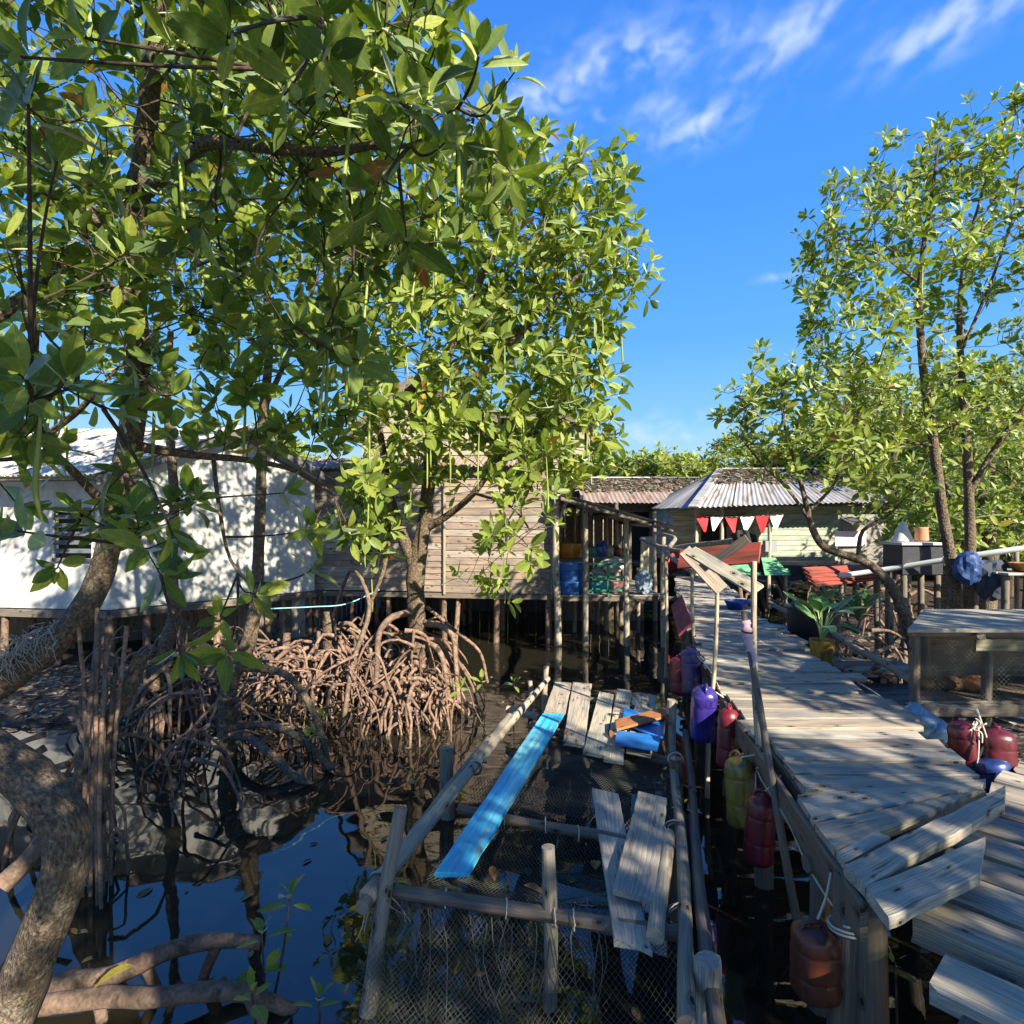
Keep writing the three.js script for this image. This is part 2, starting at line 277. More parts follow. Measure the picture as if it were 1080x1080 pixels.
const bez = (a, b, c, n = 8) => { const out = []; for (let i = 0; i <= n; i++) { const t = i / n; out.push(V(0, 0, 0).addScaledVector(a, (1 - t) ** 2).addScaledVector(b, 2 * t * (1 - t)).addScaledVector(c, t * t)); } return out; };
const rope = (pts, r = 0.006) => tube(pts, r, 5, (pts.length - 1) * 5);
const sag = (a, b, s, n = 6) => { const o = []; for (let i = 0; i <= n; i++) { const t = i / n; o.push(a.clone().lerp(b, t).add(V(0, -s * 4 * t * (1 - t), 0))); } return o; };

// ============================================================ THE SETTING
{ // water, and the mud under and beside it
  const w = new THREE.PlaneGeometry(240, 240, 1, 1); w.rotateX(-Math.PI / 2); w.translate(0, 0, -60);
  const uv = w.attributes.uv; for (let i = 0; i < uv.count; i++) uv.setXY(i, uv.getX(i) * 240, uv.getY(i) * 240);
  structure('water', w, phys([.016, .015, .010], 0.02, { ior: 1.6, bumpMap: waterBump, bumpScale: 0.012 }));
  // one sheet of terrain: bed below the water, mud banks that rise out of it under the trees
  const nx = 220, nz = 200, pos = [], uvs = [], idx = [];
  const hgt = (x, z) => {
    const d = -z, n = fbm(x * 0.5, z * 0.5, 3, 4);
    let h = -0.55;
    const left = sm(-1.9, -3.8, x + 0.5 * n) * sm(6.4, 7.6, d + n); h = Math.max(h, lerp(-0.55, 0.10 + 0.16 * n, left));
    const right = sm(2.1, 3.6, x - d * 0.26 + 0.4 * n) * sm(4.2, 5.6, d); h = Math.max(h, lerp(-0.55, 0.22 + 0.14 * n, right));
    const far = sm(16.2, 19, d + n * 2); h = Math.max(h, lerp(-0.55, 0.35 + 0.25 * n, far));
    return h;
  };
  globalThis.__hgt = hgt;
  for (let j = 0; j <= nz; j++) for (let i = 0; i <= nx; i++) {
    const a = i / nx * 2 - 1, x = a * 14 + a ** 5 * 90, b = j / nz, z = 3 - b * 22 - b ** 4 * 130;
    pos.push(x, hgt(x, z), z); uvs.push(x, z);
  }
  for (let j = 0; j < nz; j++) for (let i = 0; i < nx; i++) { const k = j * (nx + 1) + i; idx.push(k, k + 1, k + nx + 1, k + 1, k + nx + 2, k + nx + 1); }
  structure('ground', geoFrom(pos, uvs, idx), M.mud);
}
const groundAt = globalThis.__hgt;

// ------------------------------------------------------------ siding helper: rows of boards between bottom edge a-b and height top
function siding(parent, a, b, y0, y1, rowH, mats, o = {}) {
  const { holes = [], pieces = 1, face, lap = 0.012 } = o;   // holes: [t0, t1, y0, y1]
  const dir = V().subVectors(b, a).setY(0), L = dir.length(); dir.normalize(); const n = face ?? V(-dir.z, 0, dir.x);
  for (let y = y0, r = 0; y < y1 - 0.02; y += rowH, r++) {
    const h = Math.min(rowH, y1 - y), cuts = new Set([0, 1]);
    for (let k = 1; k < pieces; k++) cuts.add(clamp(k / pieces + R(-0.1, 0.1)));
    for (const [t0, t1, h0, h1] of holes) if (y + h > h0 + 0.03 && y < h1 - 0.03) { cuts.add(t0); cuts.add(t1); }
    const c = [...cuts].sort((p, q) => p - q);
    for (let k = 0; k < c.length - 1; k++) {
      const t0 = c[k], t1 = c[k + 1], m = (t0 + t1) / 2;
      if ((t1 - t0) * L < 0.04 || holes.some(([p, q, h0, h1]) => m > p && m < q && y + h > h0 + 0.03 && y < h1 - 0.03)) continue;
      if (o.gable && !o.gable(m * L, y + h / 2)) continue;
      const g = 0.004, pa = a.clone().addScaledVector(dir, t0 * L + g).setY(y), pb = a.clone().addScaledVector(dir, t1 * L - g).setY(y), j = R(-0.006, 0.006), j2 = R(-0.006, 0.006);
      const out = n.clone().multiplyScalar(lap + R(0, 0.006)), up = V(0, h - 0.004, 0);
      part('siding_board', board(pa.clone().add(out).add(V(0, j, 0)), pa.clone().add(up), pb.clone().add(up), pb.clone().add(out).add(V(0, j2, 0)), 0.018, { face: n, seg: 2, rag: 0.006, ch: 0.003 }), pick(mats), parent);
    }
  }
}
const leafLitterOn = [];   // roofs that carry fallen leaves: [parent, a, b, c, d, count]

// ------------------------------------------------------------ white house on the left
{
  reseed(11);
  const FL = 1.02, c0 = P(116, 644, 9.95), c1 = P(332, 624, 12.7), cl = P(-150, 637, 10.6), top = 3.22;
  c0.y = c1.y = cl.y = FL;
  const h = thing('white_house', 'white panelled stilt house with pale corrugated roof behind the mangroves', 'house', V(c0.x, 0, c0.z));
  const back = c1.clone().sub(c0), far = cl.clone().add(back), mid = c0.clone().lerp(c1, 0.56), apex = 4.12;
  const up = (p, y) => p.clone().setY(y), along = (a, b, t) => a.clone().lerp(b, t);
  // gable wall: sheets side by side
  const gTop = t => t < 0.56 ? lerp(top, apex, t / 0.56) : lerp(apex, top, (t - 0.56) / 0.44);
  const cutsG = [0, 0.19, 0.38, 0.56, 0.78, 1];
  for (let i = 0; i < 5; i++) { const t0 = cutsG[i] + 0.0012, t1 = cutsG[i + 1] - 0.0012, a = along(c0, c1, t0), b = along(c0, c1, t1); part('wall_panel', slab([up(a, FL), up(b, FL), up(b, gTop(t1)), up(a, gTop(t0))], 0.03), M.white, h); }
  for (const t of [0.19, 0.38, 0.56, 0.78]) { const a = along(c0, c1, t).add(V(0.004, 0, 0.004)); part('seam_strip', stick(up(a, FL + .02), up(a, gTop(t) - .02), 0.008, 0.008, 4, 0.001, 0), M.white, h); }
  // front wall with its window
  const wx = 1.02, fw = cl.clone().sub(c0), Lf = fw.length(), tt = m => m / Lf, winL = 1.02 / Lf, winR = 0.30 / Lf;
  const fp = (t, y) => up(along(c0, cl, t), y);
  const sheet = (t0, t1, y0, y1) => part('wall_panel', slab([fp(t1, y0), fp(t0, y0), fp(t0, y1), fp(t1, y1)], 0.03), M.white, h);
  sheet(0.0, winR - .001, FL, top); sheet(winR, winL, FL, 1.86); sheet(winR, winL, 2.70, top);
  for (let t = winL; t < 1; t += 0.26) sheet(t + 0.001, Math.min(1, t + 0.259), FL, top);
  const fn = V(-fw.z, 0, fw.x).normalize(); if (fn.z < 0) fn.negate();
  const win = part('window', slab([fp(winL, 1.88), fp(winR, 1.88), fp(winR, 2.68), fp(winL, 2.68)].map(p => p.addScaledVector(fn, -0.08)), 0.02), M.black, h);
  for (const y of [2.02, 2.16, 2.30, 2.44, 2.58]) part('louvre', board(fp(winL, y), fp(winR, y), fp(winR, y - 0.07).addScaledVector(fn, 0.05), fp(winL, y - .07).addScaledVector(fn, 0.05), 0.006), mat([.10, .11, .11], 0.4), win);
  part('frame', mergeGeometries([[winL, 1.86, winR, 1.86], [winL, 2.70, winR, 2.70]].map(([a, y, b]) => plank(fp(a, y).addScaledVector(fn, 0.03), fp(b, y).addScaledVector(fn, 0.03), 0.05, 0.05, V(0, 1, 0)))), M.trimDark, win);
  part('frame', mergeGeometries([winL, winR].map(t => stick(fp(t, 1.86).addScaledVector(fn, 0.02), fp(t, 2.70).addScaledVector(fn, 0.02), 0.025, 0.025, 4, 0.001, 0))), M.white, win);
  part('far_wall', slab([up(c1, FL), up(far, FL), up(far, top), up(c1, top)], 0.03), M.white, h);
  part('floor', slab([up(c0, FL - .1), up(cl, FL - .1), up(far, FL - .1), up(c1, FL - .1)], 0.06), M.dark, h);
  // eave band, sill beam
  part('sill_beam', plank(up(c0, FL - .02).addScaledVector(fn, .03), up(cl, FL - .02).addScaledVector(fn, .03), 0.1, 0.12), M.dark, h);
  part('sill_beam', plank(up(c0, FL - .02), up(c1, FL - .02), 0.1, 0.12), M.dark, h);
  // roof
  const over = back.clone().normalize().multiplyScalar(0.42), ou = cl.clone().sub(c0).normalize().multiplyScalar(-0.28);
  const eA = up(c0, top - .02).sub(over).add(ou), eB = up(cl, top - .02).sub(over), rA = up(mid, apex + .14).add(ou), rB = up(along(cl, far, 0.56), apex + .14);
  const roof = new THREE.Group(); roof.name = 'roof'; h.add(roof);
  roofSheets(roof, eB, eA, rA, rB, 0.85, M.roofWhite, 0.085);
  const fA = up(c1, top - .02).add(over).add(ou), fB = up(far, top - .02).add(over);
  roofSheets(roof, fA, fB, rB, rA, 0.85, M.roofWhite, 0.085);
  part('fascia', plank(eA.clone().add(V(0, -.09, 0)), rA.clone().add(V(0, -.09, 0)), 0.14, 0.02, over.clone().cross(V(0, 1, 0)).normalize()), M.trimDark, roof);
  part('fascia', plank(fA.clone().add(V(0, -.09, 0)), rA.clone().add(V(0, -.09, 0)), 0.14, 0.02, over.clone().cross(V(0, 1, 0)).normalize()), M.trimDark, roof);
  part('soffit_board', plank(eA.clone().add(V(0, -.06, 0)), eB.clone().add(V(0, -.06, 0)), 0.3, 0.02), M.dark, roof);
  for (let i = 0; i < 26; i++) { const q = along(cl, far, .3).lerp(along(c0, c1, .9), i / 25); part('added_skirting', plank(up(q, FL - .1), up(q, -.3), .27, .02, V(.5, 0, .8).normalize()), pick(M.siding), h); }  // added boards that close the back so the space under the house stays dark
  for (let i = 0; i < 7; i++) for (const k of [0, 1, 2]) { const p = along(along(c0, c1, i / 6), along(cl, far, i / 6), k * 0.45 + R(0, .04)); part('pile', stick(up(p, FL - .1), V(p.x + R(-.05, .05), -0.6, p.z), 0.06, 0.075, 7), pick(M.root), h); }
  for (let i = 0; i < 6; i++) { const p = along(c0, cl, i / 5); part('pile', stick(up(p, FL - .1), V(p.x + R(-.06, .06), -0.6, p.z), 0.055, 0.07, 7), pick(M.root), h); }
}

// ------------------------------------------------------------ brown board house in the middle
const woodA = P(326, 619, 12.9), woodB = P(583, 627, 12.15);
{
  reseed(21);
  const FL = 1.02, a = woodA.clone().setY(FL), b = woodB.clone().setY(FL), dir = b.clone().sub(a), L = dir.length(), n = V(-dir.z, 0, dir.x).normalize(); if (n.z < 0) n.negate();
  const h = thing('board_house', 'brown weathered board house on piles behind the middle mangrove', 'house', V(a.x, 0, a.z));
  const tS = 0.57, at = t => a.clone().lerp(b, t), top = 3.62;
  siding(h, at(0), at(tS), FL, top, 0.125, M.siding, { face: n, pieces: 2, holes: [[0.33, 0.53, 1.75, 2.62]] });
  siding(h, at(tS), at(1), FL - 0.02, top, 0.145, M.siding, { face: n, pieces: 1 });
  for (const t of [0, tS, 0.999]) part('corner_post', stick(at(t).addScaledVector(n, .03).setY(FL - .05), at(t).addScaledVector(n, .03).setY(top), 0.035, 0.035, 5, 0.004), M.post, h);
  const bk = n.clone().multiplyScalar(-4.2), w0 = at(tS * .33), w1 = at(tS * .53);
  part('inner_wall', slab([at(0), at(1), at(1).setY(top), at(0).setY(top)].map(p => p.addScaledVector(n, -0.06)), 0.02), M.dark, h);
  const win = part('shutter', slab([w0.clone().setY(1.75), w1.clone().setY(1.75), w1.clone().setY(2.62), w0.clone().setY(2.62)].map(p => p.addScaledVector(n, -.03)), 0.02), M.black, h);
  part('frame', mergeGeometries([stick(w0.clone().setY(1.73), w0.clone().setY(2.64), .025, .025, 4, .001, 0), stick(w1.clone().setY(1.73), w1.clone().setY(2.64), .025, .025, 4, .001, 0), stick(w0.clone().setY(1.74), w1.clone().setY(1.74), .025, .025, 4, .001, 0), stick(w0.clone().setY(2.63), w1.clone().setY(2.63), .025, .025, 4, .001, 0)]), M.grey[0], win);
  part('side_wall', slab([at(1), at(1).add(bk), at(1).add(bk).setY(top), at(1).setY(top)], 0.03), M.siding[1], h);
  part('side_wall', slab([at(0).add(bk), at(0), at(0).setY(top), at(0).add(bk).setY(top)], 0.03), M.siding[1], h);
  part('rear_wall', slab([at(1).add(bk), at(0).add(bk), at(0).add(bk).setY(top), at(1).add(bk).setY(top)], 0.03), M.siding[1], h);
  part('floor', slab([at(0).setY(FL - .06), at(1).setY(FL - .06), at(1).add(bk).setY(FL - .06), at(0).add(bk).setY(FL - .06)], 0.05), M.dark, h);
  // upper gable, pale boards, seen through the leaves
  const gA = P(380, 470, 13.1), gB = P(620, 470, 12.9), base = 3.55; const gp = t => gA.clone().lerp(gB, t), gy = t => (t < 0.25 ? lerp(4.45, 5.4, t / .25) : t < .62 ? lerp(5.4, 4.62, (t - .25) / .37) : 4.66);
  for (let i = 0; i < 14; i++) { const y0 = base + i * 0.165, y1 = y0 + 0.16; let t0 = 0.01, t1 = 0.985; while (t0 < .25 && gy(t0) < y1) t0 += 0.01; while (t1 > .25 && gy(t1) < y1) t1 -= 0.01; if (t1 - t0 < 0.05) break; part('siding_board', board(gp(t0).setY(y0).addScaledVector(n, .03), gp(t0).setY(y1), gp(t1).setY(y1), gp(t1).setY(y0).addScaledVector(n, .03), 0.018, { face: n }), woodCream[i % 2], h); }
  part('gable_side', slab([gp(1).setY(base), gp(1).setY(base).add(bk.clone().multiplyScalar(.6)), gp(1).setY(4.6).add(bk.clone().multiplyScalar(.6)), gp(1).setY(4.6)], 0.03), woodCream[0], h);
  const roof = new THREE.Group(); roof.name = 'roof'; h.add(roof);
  const ov = n.clone().multiplyScalar(0.35), rb = bk.clone();
  const eL = gp(-0.06).setY(4.22), eR = gp(.63).setY(4.62), rg = gp(0.25).setY(5.5), fR = gp(1.02).setY(4.60), fL = gp(.6).setY(4.74);
  roofSheets(roof, eL.clone().add(rb), eL.clone().add(ov), rg.clone().add(ov), rg.clone().add(rb), 0.9, M.roofBrown, 0.09);
  roofSheets(roof, eR.clone().add(ov), eR.clone().add(rb), rg.clone().add(rb), rg.clone().add(ov), 0.9, M.roofBrown, 0.09);
  part('barge_board', plank(eL.clone().add(ov).add(V(0, -.05, 0)), rg.clone().add(ov).add(V(0, -.05, 0)), 0.16, 0.025, n), M.dark, roof);
  part('barge_board', plank(eR.clone().add(ov).add(V(0, -.05, 0)), rg.clone().add(ov).add(V(0, -.05, 0)), 0.16, 0.025, n), M.dark, roof);
  roofSheets(roof, fR.clone().add(ov), fR.clone().add(rb), fL.clone().add(rb), fL.clone().add(ov), 0.9, M.roofBrown, 0.09);
  part('barge_board', plank(fL.clone().add(ov).add(V(0, -.05, 0)), fR.clone().add(ov).add(V(0, -.05, 0)), 0.12, 0.025, n), M.dark, roof);
  // lean-to roof strip over the lower wall
  roofSheets(roof, at(-.02).addScaledVector(n, .3).setY(top - .06), at(1).addScaledVector(n, .3).setY(top - .06), at(1).addScaledVector(n, -.5).setY(top + .22), at(-.02).addScaledVector(n, -.5).setY(top + .22), 0.9, M.roofBrown, 0.09);
  // piles: front row with room between, more behind in the dark
  const pl = (t, dz, r, lean = 0) => { const p = at(t).addScaledVector(n, -dz); part('pile', stick(V(p.x + lean, FL - .04, p.z), V(p.x, -0.7, p.z), r * 0.9, r, 8), pick(M.root), h); };
  pl(0.02, 0.1, .07); pl(0.33, 0.12, .06); pl(.565, .1, .06); pl(.60, .1, .055, .12); pl(.775, 0.02, .07, .03); pl(.985, 0.05, .075); pl(.17, .2, .05);
  for (let i = 0; i < 12; i++) pl(R(0, 1), R(1.2, 4), .06);
  for (let i = 0; i < 20; i++) part('added_skirting', plank(at(i / 20 + .025).add(bk).setY(FL - .05), at(i / 20 + .025).add(bk).setY(-.5), .25, .02, n), pick(M.siding), h);  // this row and the next are added to shut daylight out under the floor
  for (let i = 0; i < 14; i++) part('added_skirting', plank(at(-.01).add(bk.clone().multiplyScalar(i / 14 + .03)).setY(FL - .05), at(-.01).add(bk.clone().multiplyScalar(i / 14 + .03)).setY(-.5), .29, .02, V(1, 0, 0)), pick(M.siding), h);
  part('floor_beam', plank(at(0).setY(FL - .03).addScaledVector(n, -.02), at(1).setY(FL - .03).addScaledVector(n, -.02), 0.09, 0.1), M.dark, h);
}

// ------------------------------------------------------------ porch beside the brown house
{
  reseed(31);
  const FL = 1.0, z0 = -12.05, z1 = -15.2, x0 = 0.86, x1 = 2.98;
  const h = thing('porch', 'open stilt porch with sloping tin roof and cluttered floor beside the brown house', 'porch', V(1.9, 0, -13));
  for (let i = 0; i < 13; i++) { const z = lerp(z0, z1, i / 12.2); part('floor_board', board(V(x0, FL, z), V(x0, FL, z - .23), V(x1 + R(-.05, .05), FL, z - .23), V(x1 + R(-.05, .05), FL, z), 0.03), pick(M.grey), h); }
  part('edge_beam', plank(V(x0, FL - .035, z0 - .06), V(x1 + .4, FL - .035, z0 - .06), .08, .09), M.dark, h);
  part('edge_beam', plank(V(x1, FL - .035, z0), V(x1, FL - .035, z1), .08, .09), M.dark, h);
  const post = (px, d, top, r, m = M.post) => { const q = P(px, 640, d); part('post', stick(V(q.x + R(-.03, .03), top, -d), V(q.x, -0.7, -d), r * .85, r, 8), m, h); };
  post(588, 12.0, 3.0, .075, M.stick); post(617.5, 12.0, 2.85, .06, M.post); post(662, 12.0, 2.62, .06, M.stick); post(700, 11.9, 2.45, .055, M.stick);
  post(612, 15, 3.1, .06); post(650, 15, 2.9, .06); post(690, 15, 2.7, .06); post(605, 13.5, 3, .05); post(640, 13.6, 2.8, .05); post(672, 13.4, .97, .05); post(630, 14.5, .97, .06); post(655, 14, .97, .06);
  // tin roof falling to the right
  const roof = new THREE.Group(); roof.name = 'roof'; h.add(roof);
  const rA = P(592, 521, 11.6), rB = P(716, 557, 11.4), rC = P(716, 557, 11.4).setZ(-15.4), rD = P(592, 521, 11.6).setZ(-15.4);
  for (let i = 0; i < 5; i++) { const f = i / 5, e = (i + 1.04) / 5; const q = (s, t2, t) => s.clone().lerp(t2, t); part('roof_sheet', corrugated(q(rA, rD, f).add(V(0, .01 * (i % 2), 0)), q(rA, rD, Math.min(1, e)).add(V(0, .01 * (i % 2), 0)), q(rB, rC, Math.min(1, e)), q(rB, rC, f), 8, .016, 5), M.roofGrey, roof); }
  part('rafter', stick(rA.clone().add(V(0, -.09, -.05)), rB.clone().add(V(-.1, -.07, -.05)), .045, .04, 6), M.dark, roof);
  for (const t of [.2, .5, .8]) part('purlin', stick(rA.clone().lerp(rB, t).add(V(0, -.05, .05)), rD.clone().lerp(rC, t).add(V(0, -.05, 0)), .03, .03, 5), M.dark, roof);
  part('brace', stick(P(588, 550, 12), P(600, 525, 11.95), .03, .03, 6), M.stick, h);
  // rear wall of dark boards, half height screens
  for (let i = 0; i < 9; i++) part('rear_board', board(V(x0 + i * .24, FL, z1 - .02), V(x0 + i * .24 + .22, FL, z1 - .02), V(x0 + i * .24 + .22, 2.6, z1 - .02), V(x0 + i * .24, 2.6, z1 - .02), .02, { face: V(0, 0, 1) }), M.dark, h);
  for (let i = 0; i < 11; i++) part('added_skirting', plank(V(x0 + .1 + i * .22, FL - .05, z1 + .2), V(x0 + .1 + i * .22, -.4, z1 + .2), .21, .02, V(0, 0, 1)), pick(M.siding), h);  // boards added below the porch floor to block the light from behind
  // green railing of the porch
  const gm = mat([.05, .30, .18], .6, { map: plasticCol });
  const rl = (x, y, x2, y2) => part('rail', plank(V(x, y, z0 + .04), V(x2, y2, z0 + .04), .045, .03, V(0, 0, 1)), gm, h);
  rl(1.48, 1.09, 2.3, 1.09); rl(1.48, 1.36, 2.3, 1.36); rl(1.48, 1.62, 2.3, 1.62); for (const x of [1.5, 1.9, 2.28]) rl(x, 1.0, x, 1.62);
}

// ------------------------------------------------------------ houses at the end of the walk
{ // low house with a brown tin roof
  reseed(41);
  const d = 20, x0 = P(612, 0, d).x, x1 = P(752, 0, d).x, FL = 1.15, h = thing('low_house', 'low house with brown leaf strewn tin roof beyond the porch', 'house', V((x0 + x1) / 2, 0, -d - 2));
  const ey = 3.03, ry = 3.95;
  siding(h, V(x0 + .3, 0, -d), V(x1 - .3, 0, -d), FL, ey, 0.2, M.siding, { face: V(0, 0, 1), holes: [[.30, .52, FL, 2.6]], pieces: 1 });
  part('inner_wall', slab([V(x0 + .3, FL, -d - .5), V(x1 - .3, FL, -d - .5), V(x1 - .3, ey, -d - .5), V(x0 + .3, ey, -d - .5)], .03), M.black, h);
  part('floor', slab([V(x0, FL, -d + 1.2), V(x1, FL, -d + 1.2), V(x1, FL, -d - 3), V(x0, FL, -d - 3)], .08), M.dark, h);
  const roof = new THREE.Group(); roof.name = 'roof'; h.add(roof);
  const a = V(x0, ey, -d + .7), b = V(x1, ey, -d + .7), c = V(x1, ry, -d - 1.6), e = V(x0, ry, -d - 1.6);
  roofSheets(roof, a, b, c, e, .9, M.roofBrown, .12);
  roofSheets(roof, V(x1, ey, -d - 3.9), V(x0, ey, -d - 3.9), e, c, .9, M.roofBrown, .12);
  part('ridge_cap', plank(e.clone().add(V(0, .06, 0)), e.clone().lerp(c, .6).add(V(0, .06, 0)), .34, .04), M.roofWhite, roof);
  part('ridge_cap', plank(e.clone().lerp(c, .605).add(V(0, .06, 0)), c.clone().add(V(0, .06, 0)), .34, .04), mat([.12, .12, .13], .8), roof);
  leafLitterOn.push([roof, e, c, c.clone().lerp(b, .58), e.clone().lerp(a, .58), 1500]);
  for (let i = 0; i < 8; i++) part('pile', stick(V(lerp(x0, x1, i / 7), FL - .08, -d + R(-1, 1)), V(lerp(x0, x1, i / 7), -.6, -d), .07, .07, 6), pick(M.root), h);
}
{ // pale green clapboard house with bunting
  reseed(51);
  const d = 16, X = px => P(px, 0, d).x, FL = 1.42, h = thing('green_house', 'pale green clapboard house with grey corrugated hipped roof', 'house', V(X(810), 0, -d - 2));
  const ey = 2.86, x0 = X(726), xm = X(800), x1 = X(915);
  siding(h, V(xm, 0, -d + .0), V(x1, 0, -d + .0), FL, ey, 0.135, M.green, { face: V(0, 0, 1), pieces: 1 });
  siding(h, V(x0, 0, -d - 1.6), V(xm, 0, -d - 1.6), FL, ey, 0.15, M.green, { face: V(0, 0, 1), pieces: 1, holes: [[.45, .85, FL, 2.6]] });
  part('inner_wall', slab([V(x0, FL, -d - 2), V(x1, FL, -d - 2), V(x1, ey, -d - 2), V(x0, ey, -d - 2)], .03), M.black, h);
  part('side_wall', slab([V(xm, FL, -d - 1.6), V(xm, FL, -d), V(xm, ey, -d), V(xm, ey, -d - 1.6)], .03), M.green[0], h);
  part('side_wall', slab([V(x1, FL, -d), V(x1, FL, -d - 4), V(x1, ey, -d - 4), V(x1, ey, -d)], .03), M.green[0], h);
  part('side_wall', slab([V(x0, FL, -d - 4), V(x0, FL, -d - 1.6), V(x0, ey, -d - 1.6), V(x0, ey, -d - 4)], .03), M.green[0], h);
  part('floor', slab([V(x0 - .2, FL, -d + .5), V(x1, FL, -d + .5), V(x1, FL, -d - 4), V(x0 - .2, FL, -d - 4)], .08), M.grey[2], h);
  for (const px of [731, 757, 806]) part('porch_post', stick(V(X(px), ey - .02, -d + .3), V(X(px), .2, -d + .3), .05, .055, 6), pick(M.pale), h);
  const roof = new THREE.Group(); roof.name = 'roof'; h.add(roof);
  const eL = V(X(720), ey - .06, -d + .85), eR = V(X(925), ey + .1, -d + .85), rL = V(X(790), 4.0, -d - 2.2), rR = V(X(905), 4.0, -d - 2.2), bL = V(X(720), ey, -d - 5), bR = V(X(925), ey, -d - 5);
  roofSheets(roof, eL, eR, rR, rL, 1.0, M.roofGrey, .12);
  roofSheets(roof, bL, eL, rL, rL.clone().add(V(0.01, 0, 0)), 1.2, M.roofGrey, .12);
  roofSheets(roof, bR, bL, rL, rR, 1.2, M.roofGrey, .12);
  roofSheets(roof, eR, bR, rR, rR.clone().add(V(.01, 0, 0)), 1.2, M.roofGrey, .12);
  part('ridge_cap', plank(rL.clone().add(V(0, .04, 0)), rR.clone().add(V(0, .04, 0)), .3, .03), M.roofGrey, roof);
  part('hip_cap', plank(eL.clone().add(V(0, .04, 0)), rL.clone().add(V(0, .04, 0)), .22, .03), M.roofGrey, roof);
  leafLitterOn.push([roof, rL, rR, rR.clone().lerp(eR, .45), rL.clone().lerp(eL, .45), 1300]);
  for (let i = 0; i < 14; i++) part('pile', stick(V(lerp(x0, x1, i / 13), FL - .08, -d + R(-2, .4)), V(lerp(x0, x1, i / 13), -.4, -d), .06, .065, 6), pick(M.root), h);
}
{ // strings of flags across the porch
  reseed(52);
  const d = 15.55, a = P(733, 544, d), b = P(828, 541, d), t0 = thing('bunting', 'red and white pennant bunting strung across the green house porch', 'bunting', a);
  const line = sag(a, b, .06, 12); part('string', rope(line, .008), M.rope, t0);
  const red = mat([.62, .03, .04], .85), wht = mat([.78, .76, .72], .85);
  for (let i = 0; i < 6; i++) {
    const q = line[Math.floor(i / 6 * 12)].clone(), w = R(.33, .375), L = R(.36, .44), pos = [], uv = [], idx = [];
    for (let r = 0; r <= 4; r++) for (let c = 0; c <= 2; c++) { const f = r / 4, k = (c - 1) * w / 2 * (1 - f * .84); pos.push(q.x + w / 2 + k + .09 * f * Math.sin(i * 3 + 1), q.y - L * f, q.z + .03 * Math.sin(f * 3 + i * 2) + .02 * Math.sin(c * 2 + i)); uv.push(c / 2, f); }
    for (let r = 0; r < 4; r++) for (let c = 0; c < 2; c++) { const k = r * 3 + c; idx.push(k, k + 1, k + 3, k + 1, k + 4, k + 3); }
    part('pennant', geoFrom(pos, uv, idx), i % 2 ? wht : red, t0);
  }
}

